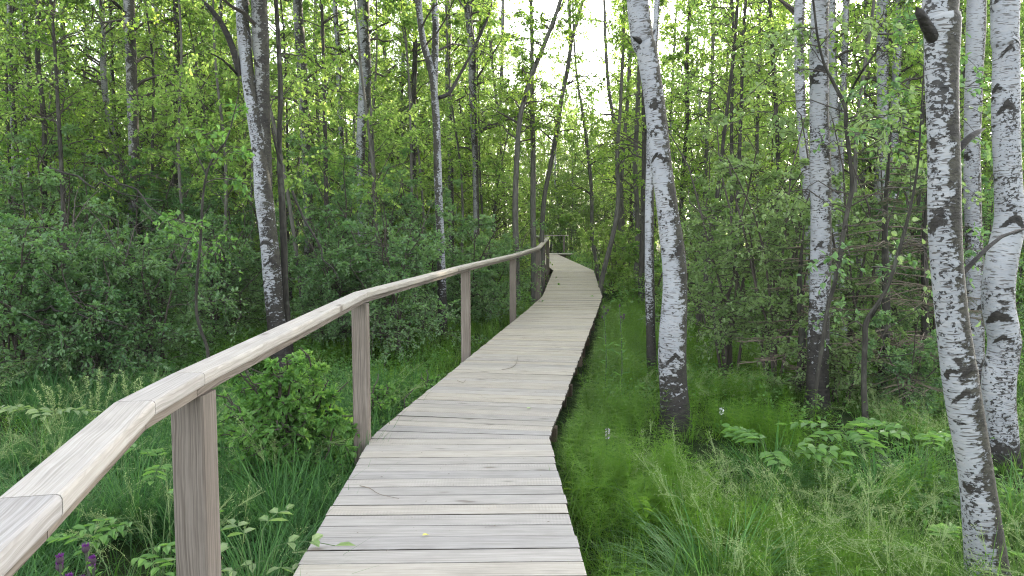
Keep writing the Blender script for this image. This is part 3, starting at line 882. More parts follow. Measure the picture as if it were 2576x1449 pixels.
# --- saplings and slim stems right of the walk
tree('crooked grey sapling curving up in front of the white birch on the right',
     [(2078, 800, 11), (2098, 720, 11), (2112, 650, 12), (2126, 560, 12), (2143, 475, 12), (2138, 400, 10), (2128, 320, 10), (2126, 270, 10), (2100, 215, 9), (2075, 165, 7), (2058, 100, 6), (2048, 20, 6)], 7.2, near=True, cat='sapling', name='sapling', bark='dark_bark', scars=0, seed=22, H=5.0, moss_on=False, leafm='pale_leaf',
     crown=dict(z0=1.7, n=26, bl=1.3, tw=7, per=9, rise=.5, simple=False, L=(.04, .065)), limbs=[dict(p=[(2127, 268, 6), (2150, 210, -.1), (2190, 150, -.2), (2222, 105, -.3)], r=(.020, .009))])
tree('smooth grey sapling with bare lower branches behind the broad-leaved herbs on the right',
     [(2178, 1075, 18), (2173, 960, 15), (2176, 860, 14), (2180, 810, 14), (2215, 752, 10), (2235, 715, 10), (2268, 610, 10), (2295, 500, 8), (2310, 400, 6)], 6.9, near=True, cat='sapling', name='sapling', bark='dark_bark', scars=0, seed=23, H=4.2, moss_on=False, leafm='shrub_leaf',
     crown=dict(z0=.9, n=20, bl=1.1, tw=6, per=8, rise=.4, simple=False, L=(.045, .07)),
     limbs=[dict(p=[(2178, 812, 6), (2200, 790, -.1), (2222, 742, -.2)], r=(.014, .006)), dict(p=[(2182, 900, 6), (2230, 897, -.1), (2290, 890, -.2), (2345, 855, -.3)], r=(.010, .004)), dict(p=[(2168, 880, 6), (2130, 850, -.1), (2085, 838, -.2)], r=(.010, .004)), dict(p=[(2184, 902, 6), (2230, 930, -.1), (2300, 958, -.25), (2345, 950, -.4)], r=(.008, .003))])
tree('slim leaning stem with mottled bark on the right verge near the bend',
     [(1512, 715, 13), (1524, 660, 13), (1540, 600, 12), (1552, 540, 12), (1556, 480, 11), (1552, 400, 10), (1560, 280, 9), (1566, 150, 8), (1570, 20, 7)], 18.5, cat='tree', name='slim_tree', bark='grey_bark', scars=0, seed=24, H=10, moss_on=False, crown=dict(z0=3.0, n=34, bl=1.5))
for i, (lab, pts, Y) in enumerate([
    ('thin twin-topped stem right of the far end of the walk', [(1500, 660, 10), (1490, 600, 9), (1488, 480, 9), (1476, 360, 9), (1462, 260, 7), (1452, 200, 6)], 23),
    ('upright slim trunk behind the leaning mottled stem', [(1600, 700, 14), (1604, 560, 13), (1598, 420, 12), (1604, 280, 11), (1610, 120, 10)], 20),
    ('dark upright trunk half behind the thin pale birch stem', [(1614, 690, 16), (1618, 540, 15), (1622, 380, 14), (1620, 240, 13), (1622, 100, 12)], 17),
    ('slim grey stem slanting left above the far railing', [(1570, 620, 10), (1562, 480, 10), (1548, 330, 10), (1532, 230, 9), (1524, 120, 8), (1520, 0, 7)], 26),
    ('thin stem leaning right near the bright sky gap', [(1560, 520, 10), (1568, 380, 10), (1580, 240, 9), (1588, 120, 8), (1600, 0, 7)], 24)]):
    tree(lab, pts, Y, cat='tree', name='slim_tree', bark='grey_bark' if i != 2 else 'dark_bark', scars=0, seed=30 + i, H=11, moss_on=False, crown=dict(z0=2.4, n=34, bl=1.5))
tree('bare curved sapling crossing in front of the left shrubs',
     [(524, 960, 10), (522, 880, 9), (505, 830, 9), (494, 780, 8), (496, 700, 8), (505, 600, 7), (510, 500, 7), (522, 430, 6), (545, 385, 5), (570, 350, 4)], 7.2, near=True, cat='sapling', name='sapling', bark='dark_bark', scars=0, seed=40, H=3.2, moss_on=False, leafm='bush_leaf', crown=dict(z0=1.6, n=10, bl=.8, tw=4, per=7, rise=.6, simple=False),
     limbs=[dict(p=[(520, 440, 0), (500, 400, 0), (480, 350, -.1)], r=(.008, .003))])
# the thicket of trunks on the left and further back, each with its own stem
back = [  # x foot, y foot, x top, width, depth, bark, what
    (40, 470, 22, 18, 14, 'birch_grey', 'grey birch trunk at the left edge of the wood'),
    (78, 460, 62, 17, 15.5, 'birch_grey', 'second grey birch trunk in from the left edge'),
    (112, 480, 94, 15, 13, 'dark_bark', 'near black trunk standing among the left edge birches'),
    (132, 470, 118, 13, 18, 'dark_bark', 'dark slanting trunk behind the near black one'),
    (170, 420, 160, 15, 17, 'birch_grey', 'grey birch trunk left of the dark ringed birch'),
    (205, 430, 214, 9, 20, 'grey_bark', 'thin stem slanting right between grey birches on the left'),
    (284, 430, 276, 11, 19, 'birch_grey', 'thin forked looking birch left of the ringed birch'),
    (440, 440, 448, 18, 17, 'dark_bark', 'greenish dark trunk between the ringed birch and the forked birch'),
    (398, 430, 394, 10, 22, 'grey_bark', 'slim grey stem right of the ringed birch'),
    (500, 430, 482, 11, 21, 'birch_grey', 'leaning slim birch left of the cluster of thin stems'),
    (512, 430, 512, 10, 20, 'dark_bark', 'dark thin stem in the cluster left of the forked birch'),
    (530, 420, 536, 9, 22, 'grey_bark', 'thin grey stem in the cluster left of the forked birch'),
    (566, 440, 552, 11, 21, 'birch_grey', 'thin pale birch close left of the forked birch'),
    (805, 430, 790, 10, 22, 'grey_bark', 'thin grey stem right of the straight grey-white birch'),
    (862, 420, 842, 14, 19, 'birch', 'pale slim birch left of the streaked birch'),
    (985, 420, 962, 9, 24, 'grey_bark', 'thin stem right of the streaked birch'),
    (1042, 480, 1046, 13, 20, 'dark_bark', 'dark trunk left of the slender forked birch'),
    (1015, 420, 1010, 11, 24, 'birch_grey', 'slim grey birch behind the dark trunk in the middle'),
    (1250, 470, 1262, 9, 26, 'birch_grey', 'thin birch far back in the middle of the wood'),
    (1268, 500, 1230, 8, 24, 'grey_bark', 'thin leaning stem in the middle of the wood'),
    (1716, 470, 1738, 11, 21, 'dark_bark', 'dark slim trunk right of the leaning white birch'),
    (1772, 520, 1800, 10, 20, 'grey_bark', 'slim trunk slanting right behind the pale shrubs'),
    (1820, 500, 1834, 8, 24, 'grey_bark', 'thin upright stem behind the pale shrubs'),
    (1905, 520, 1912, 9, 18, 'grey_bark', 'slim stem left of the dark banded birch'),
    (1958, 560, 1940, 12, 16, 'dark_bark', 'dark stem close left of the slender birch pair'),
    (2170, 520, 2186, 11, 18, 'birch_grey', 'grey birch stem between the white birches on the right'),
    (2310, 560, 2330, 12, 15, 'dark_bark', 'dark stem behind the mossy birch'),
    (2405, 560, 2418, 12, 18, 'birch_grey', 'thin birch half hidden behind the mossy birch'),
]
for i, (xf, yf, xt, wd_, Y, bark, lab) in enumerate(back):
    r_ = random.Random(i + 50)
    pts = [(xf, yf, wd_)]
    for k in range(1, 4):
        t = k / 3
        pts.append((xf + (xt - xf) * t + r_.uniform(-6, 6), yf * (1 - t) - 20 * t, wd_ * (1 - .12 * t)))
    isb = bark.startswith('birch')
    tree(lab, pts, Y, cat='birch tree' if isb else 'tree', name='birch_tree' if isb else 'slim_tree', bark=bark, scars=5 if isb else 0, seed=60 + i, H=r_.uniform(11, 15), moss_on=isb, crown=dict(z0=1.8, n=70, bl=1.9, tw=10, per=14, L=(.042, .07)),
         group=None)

# ------------------------------------------------------------------ whole trees that stand further back, copied
def proto_tree(seed, H, r0, bark, z0, n, bl, leafm='far_leaf', tw=10, per=17, L=(.045, .078), name='birch_tree', low=1.0, rise=.75):
    r_ = np.random.default_rng(seed)
    k = 7
    z = np.linspace(-.15, H, k)
    dr = np.cumsum(r_.normal(0, .12, (k, 2)), axis=0) + np.outer(np.linspace(0, 1, k), r_.normal(0, .5, 2)); dr -= dr[0]
    P = np.c_[dr, z]
    rad = r0 * (1 - .9 * np.linspace(0, 1, k) ** 1.1)
    root = empty(name)
    mb, TP, rr, s = trunk_data(P, rad, 8, .3, seed, (.8, -.2, 0), 5 if bark.startswith('birch') else 0, .8, flare=.4)
    mb.build('trunk', [M[bark]], root, smooth=True)
    cm = MB()
    grow(cm, TP, rr, r_, z0, H - .2, n, bl, 0, 1, tw, per, L, rise, .4, True, dens_low=low)
    cm.build('crown', [M[leafm], M['twig']], root)
    return root
protos = [
    (proto_tree(201, 15, .10, 'birch_grey', 2.4, 120, 2.4), 'birch tree', 'tall slender grey birch'),
    (proto_tree(202, 13, .085, 'birch', 1.8, 120, 2.2), 'birch tree', 'white stemmed birch'),
    (proto_tree(203, 16, .11, 'birch_grey', 3.0, 120, 2.5), 'birch tree', 'tall high-crowned grey birch'),
    (proto_tree(204, 11, .07, 'dark_bark', 1.0, 120, 2.2, name='slim_tree'), 'tree', 'dark stemmed leafy tree'),
    (proto_tree(205, 8, .05, 'grey_bark', .6, 105, 2.0, name='slim_tree', low=1.2), 'young tree', 'young tree leafy from the ground up'),
    (proto_tree(206, 6, .045, 'grey_bark', .3, 95, 1.9, name='slim_tree', low=1.2), 'young tree', 'low bushy young tree'),
]
protos.append((proto_tree(207, 11, .042, 'dark_bark', 3.2, 46, 1.5, name='slim_tree', tw=8, per=10), 'young tree', 'thin dark pole-like tree'))
protos.append((proto_tree(208, 9.5, .034, 'grey_bark', 2.2, 40, 1.3, name='slim_tree'), 'young tree', 'thin grey crooked young tree'))
def zone(x, y):
    d = float(deck_dist(x, y))
    side = 'left of' if d < 0 else 'right of'
    dist = 'in the near wood' if y < 26 else ('in the deep wood' if y < 40 else 'at the far wood edge')
    return f'{dist} {side} the walk'
used = set()
placed = []
BEYOND = [(1300, 47, 1), (1335, 53, 0), (1385, 54, 0), (1412, 50, 1), (1450, 56, 0), (1475, 49, 3), (1520, 52, 1), (1555, 46, 3), (1590, 50, 0), (1270, 45, 3), (1350, 58, 1), (1320, 50, 3), (1370, 47.5, 4), (1398, 57, 3), (1430, 46, 4), (1462, 53, 3), (1500, 57, 1), (1515, 47, 4), (1540, 55, 3), (1575, 57, 3), (1410, 61, 3), (1480, 62, 3)]
r_ = random.Random(11)
count = 0
tries = 0
BEYOND_Q = list(BEYOND)
TALL = [0, 1, 2, 3]; LOW = [4, 5]
while count < 178 and tries < 6000:
    tries += 1
    y = math.sqrt(r_.uniform(15 ** 2, 56 ** 2))
    x = r_.uniform(-.78, .78) * y
    fixed = None
    if BEYOND_Q:
        fixed = BEYOND_Q.pop(); y = fixed[1]; x = (fixed[0] - 1288) / F * y
    d = float(deck_dist(x, y)) if y < 40 else x - 2.0
    if fixed is None and abs(d) < (1.9 + .02 * y) and y < 42: continue
    px = 1288 + x / y * F
    if 1290 < px < 1590 and y < 34 and abs(d) < 4: continue
    mind = 1.35
    if fixed is None and any((x - a) ** 2 + (y - b) ** 2 < mind ** 2 for a, b in placed): continue
    corridor = 1240 < px < 1600
    if corridor and fixed is None and y > 36: continue
    if corridor: k = r_.choice([4, 5, 5])
    else: k = r_.choice([0, 0, 1, 2, 3, 3, 4, 4, 5])
    if fixed: k = fixed[2]
    placed.append((x, y))
    p, cat, desc = protos[k]
    loc = (x, y, float(ground_h(x, y)))
    s = r_.uniform(.85, 1.15); rz = r_.uniform(0, 6.28)
    if k not in used:
        used.add(k); o = p; o.location = loc; o.rotation_euler = (0, 0, rz); o.scale = (s, s, s)
    else:
        o = copy_tree(p, loc, rz, s)
    z = zone(x, y)
    tag(o, f'{desc} {z}', cat, f'{desc}s {z}')
    count += 1
poles = 0; tries = 0
while poles < 62 and tries < 4000:
    tries += 1
    left = poles < 42
    y = r_.uniform(11.5, 27)
    px = r_.uniform(-40, 1230) if left else r_.uniform(1720, 2600)
    x = (px - 1288) / F * y
    if abs(float(deck_dist(x, y))) < 2.2: continue
    if any((x - a) ** 2 + (y - b) ** 2 < .6 for a, b in placed): continue
    placed.append((x, y))
    k = 6 if r_.random() < .6 else 7
    p, cat, desc = protos[k]
    loc = (x, y, float(ground_h(x, y))); sc_ = r_.uniform(.8, 1.2); rz = r_.uniform(0, 6.28)
    if k not in used:
        used.add(k); o = p; o.location = loc; o.rotation_euler = (0, 0, rz); o.scale = (sc_, sc_, sc_)
    else: o = copy_tree(p, loc, rz, sc_)
    o.rotation_euler[0] = r_.gauss(0, .035); o.rotation_euler[1] = r_.gauss(0, .045)
    z = zone(x, y)
    tag(o, f'{desc} {z}', cat, f'{desc}s {z}')
    poles += 1
for k, (p, c_, d_) in enumerate(protos):
    if k not in used:
        for ch in list(p.children): bpy.data.objects.remove(ch)
        bpy.data.objects.remove(p)

# ------------------------------------------------------------------ shrubs
def proto_shrub(seed, H, spread, leafm, n_stem=8, n_br=12, tw=9, per=12, L=(.035, .06), simple=False, up=1.6, name='shrub', bark='twig', open_=0.0):
    r_ = np.random.default_rng(seed)
    root = empty(name)
    sm = MB(); fm = MB()
    for i in range(n_stem):
        a = r_.uniform(0, 6.28); out = spread * r_.uniform(.25, 1.0); h = H * r_.uniform(.6, 1.05)
        t = np.linspace(0, 1, 7)
        P = np.stack([np.cos(a) * out * t ** 1.3, np.sin(a) * out * t ** 1.3, -.1 + (h + .1) * (1 - (1 - t) ** 1.5)], -1)
        P[1:] += r_.normal(0, .05, (6, 3)) * H * .4
        P[:, :2] += r_.normal(0, .08, 2)
        rr = np.linspace(.007 + .004 * H, .004, 7)
        V, Q = tubes(P[None], rr[None], 6)
        sm.add(V, Q, bark=V * 1.0)
        Pr = resample(P, .15)
        grow(fm, Pr, np.interp(np.linspace(0, 1, len(Pr)), np.linspace(0, 1, 7), rr), r_, max(.10 * H, .08 + open_ * H), P[-1, 2] - .03, n_br, spread * .62, 0, 1, tw, per, L, .28, .25, simple, up=up)
    sm.build('stem', [M[bark]], root, smooth=True)
    fm.build('foliage', [M[leafm], M['twig']], root)
    return root
SH = {
    'dark_low': proto_shrub(301, 1.9, 1.3, 'shrub_leaf', n_br=10, up=2.6),
    'dark_tall': proto_shrub(302, 3.2, 1.5, 'shrub_leaf', n_stem=8, n_br=12, up=2.6, open_=.10),
    'dark_wide': proto_shrub(303, 2.4, 1.7, 'shrub_leaf', n_stem=9, n_br=11, up=2.6, open_=.07),
    'pale_tall': proto_shrub(304, 3.6, 1.5, 'pale_leaf', n_stem=7, n_br=10, up=2.8, open_=.14, L=(.035, .055)),
    'pale_low': proto_shrub(305, 1.8, 1.2, 'pale_leaf', n_stem=6, n_br=8, up=2.6, L=(.035, .055)),
    'bright': proto_shrub(306, 2.6, 1.4, 'far_leaf', n_stem=7, n_br=10, L=(.04, .07), simple=True),
}
SDESC = {'dark_low': 'low dark green shrub', 'dark_tall': 'tall dark green shrub', 'dark_wide': 'wide dark green shrub', 'pale_tall': 'tall pale leaved shrub',
         'pale_low': 'low pale leaved shrub', 'bright': 'bright green airy bush'}
sused = set()
def put_shrub(kind, x, y, s=1.0, label=None, group=None, rz=None):
    p = SH[kind]
    loc = (x, y, float(ground_h(x, y)) - .02)
    rz = r_.uniform(0, 6.28) if rz is None else rz
    if kind not in sused:
        sused.add(kind); o = p; o.location = loc; o.rotation_euler = (0, 0, rz); o.scale = (s, s, s)
    else: o = copy_tree(p, loc, rz, s)
    tag(o, label, 'shrub', group)
    return o
shr = [  # picture x, depth, kind, size
    (30, 8.6, 'dark_wide', 1.0, 'wide dark shrub low at the left edge above the tall grass'),
    (150, 9.6, 'dark_wide', 1.05, 'blue-green shrub in layered sprays left of the bare sapling'),
    (270, 8.8, 'dark_low', 1.05, 'low dark shrub left of the bare curved sapling'),
    (380, 9.4, 'dark_wide', .9, 'wide dark shrub behind the bare curved sapling'),
    (535, 11.6, 'dark_wide', .95, 'dark shrub close left of the forked white birch'),
    (860, 11.3, 'dark_wide', .9, 'dark dense shrub right of the forked white birch'),
    (880, 12.2, 'dark_tall', 1.0, 'tall dark shrub behind the second railing post'),
    (990, 11.0, 'dark_wide', .98, 'wide dark shrub seen above the railing between second and third post'),
    (1070, 13.0, 'dark_tall', .85, 'tall dark shrub behind the slender forked birch'),
    (1170, 13.6, 'dark_low', 1.1, 'low dark shrub right behind the third railing post'),
    (1235, 15.5, 'dark_wide', .9, 'dark shrub between the third and fourth railing post'),
    (60, 12.5, 'dark_tall', 1.1, 'tall shrub behind the wide shrub at the left edge'),
    (230, 13.0, 'dark_tall', 1.05, 'tall shrub with spreading top below the grey birches'),
    (400, 13.5, 'dark_tall', 1.1, 'tall shrub right of the dark ringed birch'),
    (520, 14.0, 'dark_tall', 1.0, 'tall shrub behind the thin stem cluster'),
    (700, 14.5, 'dark_tall', .9, 'tall shrub behind the forked white birch'),
    (820, 17.0, 'dark_tall', 1.05, 'tall shrub further back right of the straight birch'),
    (1840, 9.6, 'pale_tall', 1.0, 'tall pale shrub with layered sprays right of the leaning birch'),
    (1950, 8.9, 'pale_tall', .95, 'pale shrub left of the dark banded birch'),
    (2115, 8.0, 'pale_low', .75, 'small pale shrub close right of the dark banded birch foot'),
    (2150, 9.6, 'pale_tall', .95, 'tall pale shrub right behind the dark banded birch'),
    (2240, 11.0, 'pale_tall', 1.0, 'pale shrub above the small spruce'),
    (2360, 10.5, 'dark_tall', .95, 'green shrub behind the mossy birch'),
    (2480, 12.0, 'dark_tall', .95, 'green shrub behind the birches at the right edge'),
    (1770, 13.5, 'pale_tall', .95, 'pale shrub further back right of the leaning birch'),
    (2290, 7.6, 'dark_low', .62, 'low green shrub left of the mossy birch'),
    (1560, 21.0, 'bright', 1.0, 'bright bush on the right verge at the bend'),
    (1640, 17.5, 'bright', .9, 'bright bush behind the thin pale birch stem'),
    (1570, 27.0, 'bright', .9, 'bright bush right of the far end of the walk'),
    (1500, 33.0, 'bright', 1.0, 'rounded bright bush where the walk disappears'),
    (1310, 24.0, 'bright', .9, 'bright bush left of the far railing posts'),
    (1230, 20.5, 'bright', 1.0, 'bright bush behind the fourth railing post'),
    (1420, 43.0, 'bright', 1.4, 'large bright bush beyond the far crossing railing'),
    (1350, 44.0, 'bright', 1.3, 'bright bush beyond the crossing railing, left part'),
]
for px, Y, kind, s, lab in shr:
    put_shrub(kind, (px - 1288) / F * Y, Y, s, lab)
n = 0; tries = 0
while n < 84 and tries < 4000:
    tries += 1
    y = math.sqrt(r_.uniform(15.5 ** 2, 44 ** 2)); x = r_.uniform(-.74, .74) * y
    d = float(deck_dist(x, y))
    if abs(d) < 2.9: continue
    px = 1288 + x / y * F
    left = d < 0
    kind = r_.choice(['dark_tall', 'dark_wide', 'bright', 'bright']) if left else r_.choice(['bright', 'bright', 'bright', 'pale_tall'])
    z = zone(x, y)
    put_shrub(kind, x, y, r_.uniform(.8, 1.25), f'{SDESC[kind]} {z}', f'{SDESC[kind]}s {z}')
    n += 1
for k, p in SH.items():
    if k not in sused:
        for ch in list(p.children): bpy.data.objects.remove(ch)
        bpy.data.objects.remove(p)

# the light green bush crowding the second post, and smaller ones at the walk's edge
def bush(seed, px, py, Y, H, spread, label, leafm='young_leaf', **kw):
    o = proto_shrub(seed, H, spread, leafm, name='bush', **kw)
    p = at_depth(px, py, Y)
    o.location = (float(p[0]), Y, float(ground_h(p[0], Y)) - .02)
    tag(o, label, 'bush')
    return o
bush(401, 735, 1100, 5.5, 1.0, .52, 'light green bush crowding the second railing post', n_stem=24, n_br=11, tw=6, per=10, L=(.032, .052), up=2.0)
bush(402, 640, 1050, 6.3, .62, .40, 'lower light green bush in the grass between the first two posts', n_stem=9, n_br=7, tw=6, per=8, L=(.03, .05), up=1.2)
bush(403, 1085, 960, 7.7, .50, .22, 'little leafy bush at the left edge of the planks', n_stem=7, n_br=6, tw=4, per=7, L=(.03, .05), up=1.2)
bush(404, 945, 990, 6.6, .70, .30, 'leafy bush right behind the second railing post', n_stem=8, n_br=7, tw=5, per=8, L=(.028, .045), up=1.2)

# small spruce with bare lower twigs
def spruce(label, px, Y, H, seed):
    r_ = np.random.default_rng(seed)
    x = (px - 1288) / F * Y
    root = empty('spruce_tree', (x, Y, float(ground_h(x, Y))))
    tag(root, label, 'spruce tree')
    P = np.array([(0, 0, -.1), (.02, 0, H * .3), (-.02, .02, H * .65), (0, 0, H)])
    mb, TP, rr, s = trunk_data(P, np.array([.055, .045, .03, .006]), 10, .15, seed, None, 0, .01, flare=.2)
    mb.build('trunk', [M['dark_bark']], root, smooth=True)
    cm = MB()
    nb = int(H * 20)
    zb = r_.uniform(.25, H - .1, nb); ang = r_.uniform(0, 6.28, nb)
    ln = (.18 + .42 * (H - zb)) * r_.uniform(.7, 1.1, nb); ln = np.minimum(ln, 1.5)
    t = np.linspace(0, 1, 6)
    dirs = np.stack([np.cos(ang), np.sin(ang), np.full(nb, .1)], -1)
    BP = np.c_[np.interp(zb, TP[:, 2], TP[:, 0]), np.interp(zb, TP[:, 2], TP[:, 1]), zb][:, None] + dirs[:, None] * (ln[:, None] * t)[..., None]
    BP[..., 2] -= (.28 * ln[:, None]) * t ** 1.6 - .12 * ln[:, None] * t ** 4
    V, Q = tubes(BP, np.full((nb, 6), .008) * (1.1 - .8 * t)[None], 4)
    cm.add(V, Q, mat=1, tint=np.full(len(V), .5))
    tw = 16
    m = nb * tw
    bi = np.repeat(np.arange(nb), tw); tt = r_.uniform(.15, 1, m)
    f = tt * 5; i0 = np.minimum(f.astype(int), 4); fr = (f - i0)[:, None]
    S = BP[bi, i0] * (1 - fr) + BP[bi, i0 + 1] * fr
    tg = nrm(BP[bi, i0 + 1] - BP[bi, i0]); sd_ = np.cross(tg, [0, 0, 1.])
    td = nrm(tg * .8 + sd_ * np.where(r_.random(m) < .5, -1, 1)[:, None] * .9 + r_.normal(0, .12, (m, 3)) - np.array([0, 0, .15]))
    tl = ln[bi] * .30 * (1.15 - .6 * tt) * r_.uniform(.6, 1.2, m)
    u = np.linspace(0, 1, 3)
    TW = S[:, None] + td[:, None] * (tl[:, None] * u)[..., None]
    V, Q = tubes(TW, np.full((m, 3), .003), 3)
    cm.add(V, Q, mat=1, tint=np.full(len(V), .5))
    per = 16
    bare = (zb < .3 * H)[bi]
    ti = np.repeat(np.arange(m)[~bare], per); q = len(ti)
    uu = r_.random(q)[:, None]
    p = S[ti] + td[ti] * tl[ti][:, None] * uu
    d = nrm(td[ti] * .8 + r_.normal(0, .6, (q, 3)))
    leaves(cm, p, d, nrm(np.array([0, 0, 1.]) + r_.normal(0, .5, (q, 3))), r_.uniform(.02, .03, q), np.full(q, .0045), mat=0, simple=True)
    cm.build('crown', [M['needle'], M['dry_twig']], root)
spruce('small dark spruce with dead lower twigs between the birches on the right', 2230, 8.2, 3.0, 501)
spruce('little dark spruce hugging the foot of the dark banded birch', 2020, 8.4, 1.9, 502)
spruce('dark spruce sapling behind the grey sapling on the right', 2330, 9.2, 2.6, 503)

# ------------------------------------------------------------------ ground cover
def blades(mb, p, h, w_, az, lean, curl, mat=0, tint=None, segs=4):
    """arching grass blades; lean = start tilt, curl = extra tilt at tip"""
    n = len(p)
    if tint is None: tint = rng.random(n)
    t = np.linspace(0, 1, segs + 1)
    ang = lean[:, None] + curl[:, None] * t[None] ** 1.3
    dl = h[:, None] / segs
    hx = np.concatenate([np.zeros((n, 1)), np.cumsum(np.sin(ang[:, 1:]) * dl, 1)], 1)
    hz = np.concatenate([np.zeros((n, 1)), np.cumsum(np.cos(ang[:, 1:]) * dl, 1)], 1)
    ca, sa = np.cos(az)[:, None], np.sin(az)[:, None]
    C = np.stack([p[:, 0:1] + ca * hx, p[:, 1:2] + sa * hx, p[:, 2:3] + hz], -1)
    side = np.stack([-np.sin(az), np.cos(az), np.zeros(n)], -1)[:, None]
    wd_ = (w_[:, None] * np.array([.8, 1, .85, .6, .05] if segs == 4 else np.linspace(1, .05, segs + 1))[None])[..., None] * .5
    V = np.stack([C - side * wd_, C + side * wd_], 2).reshape(n, -1, 3)
    k = segs + 1
    b = (np.arange(n)[:, None] * 2 * k + np.arange(segs)[None] * 2).ravel()
    Q = np.stack([b, b + 1, b + 3, b + 2], -1)
    mb.add(V.reshape(-1, 3), Q, mat=mat, tint=np.repeat(tint, 2 * k))
    return C

def scatter(n, x0, x1, y0, y1, clear=.60, pw=1.0):
    y = y0 + (y1 - y0) * rng.random(n) ** pw
    x = x0 + (x1 - x0) * rng.random(n)
    inview = np.abs(x) < y * .70 + .8
    ok = (np.abs(deck_dist(x, y)) > clear) & inview
    for fx, fy in ((1.49, 6.9), (3.06, 7.7), (3.83, 6.0), (-2.78, 9.5)):      # thinner growth at the feet of the big birches
        ok &= ~((np.hypot((x - fx) / .36, (y - fy + .35) / .75) < 1) & (rng.random(n) < .82))
    x, y = x[ok], y[ok]
    return np.c_[x, y, ground_h(x, y) - .02]

def lowf(x, y, s, ph):
    return .5 + .25 * (np.sin(x * s + ph) * np.cos(y * s * .9 + ph * 2) + np.sin((x + y) * s * .6 + ph * 3))

def make_grass():
    mb = MB()
    # tufts: many blades round each root
    def tufts(pos, per, h, wd_, spread, tint0=0., lean=.35, curl=1.1, mat=0):
        c = np.repeat(pos, per, axis=0); n = len(c)
        a = rng.random(n) * 6.283; r = spread * np.sqrt(rng.random(n))
        p = c.copy(); p[:, 0] += np.cos(a) * r; p[:, 1] += np.sin(a) * r
        az = a + rng.normal(0, .7, n)
        hh = np.repeat(rng.uniform(.6, 1.15, len(pos)), per) * h * rng.uniform(.55, 1.1, n)
        hh = hh * np.where(c[:, 0] > .3, np.interp(c[:, 1], [2, 4, 5.5, 9], [1.05, 1., .58, .5]), 1.)
        tn = np.clip(np.repeat(rng.random(len(pos)), per) * .5 + rng.random(n) ** 2.2 * .6 + tint0 - .05, 0, 1)
        ok = np.abs(deck_dist(p[:, 0], p[:, 1])) > .60
        p, az, hh, tn = p[ok], az[ok], hh[ok], tn[ok]; n = len(p)
        blades(mb, p, hh, wd_ * rng.uniform(.6, 1.2, n), az, np.abs(rng.normal(0, lean, n)), np.abs(rng.normal(curl, .5, n)), mat=mat, tint=tn)
    # near left
    pl = scatter(1500, -6.5, -.9, 1.5, 8.5)
    pl = pl[lowf(pl[:, 0], pl[:, 1], 2.6, .4) > .27]
    tufts(pl, 40, .60, .0066, .10, mat=2, lean=.3, curl=1.25)
    # near right
    pr = scatter(2300, .25, 7.5, 2.2, 9.5)
    far = deck_dist(pr[:, 0], pr[:, 1])
    pr = pr[(far > 1.55 + .5 * np.sin(pr[:, 1] * 1.1)) | (rng.random(len(pr)) < .34)]
    pr = pr[lowf(pr[:, 0], pr[:, 1], 2.3, 1.4) > .24]
    tufts(pr, 40, .50, .0062, .10, lean=.3, curl=1.25)
    pc = scatter(5200, .2, 4.5, 2.0, 15, clear=.76)
    dd = deck_dist(pc[:, 0], pc[:, 1]); pc = pc[(dd < 2.6) & (rng.random(len(pc)) < 1.25 - .35 * dd)]
    pc = pc[lowf(pc[:, 0], pc[:, 1], 3.1, .9) > .30]
    tufts(pc, 20, .30, .0052, .09, .0, .55, 1.2, mat=1)
    # middle distance both sides
    tufts(scatter(2600, -12, 12, 8.5, 20, pw=.8), 26, .42, .0085, .16, .1)
    tufts(scatter(2600, -26, 26, 20, 45), 12, .45, .022, .3, .2)
    # ground-hugging short leaves so that no bare soil shines through
    tufts(scatter(6000, -7, 8, 1.5, 12), 12, .22, .007, .16, -.2, .7, .8)
    o = mb.build('grass', [M['grass'], M['horsetail'], M['blue_grass']])
    tag(o, kind='stuff')
    # sedge tussocks: counted things, each its own clump
    return

make_grass()

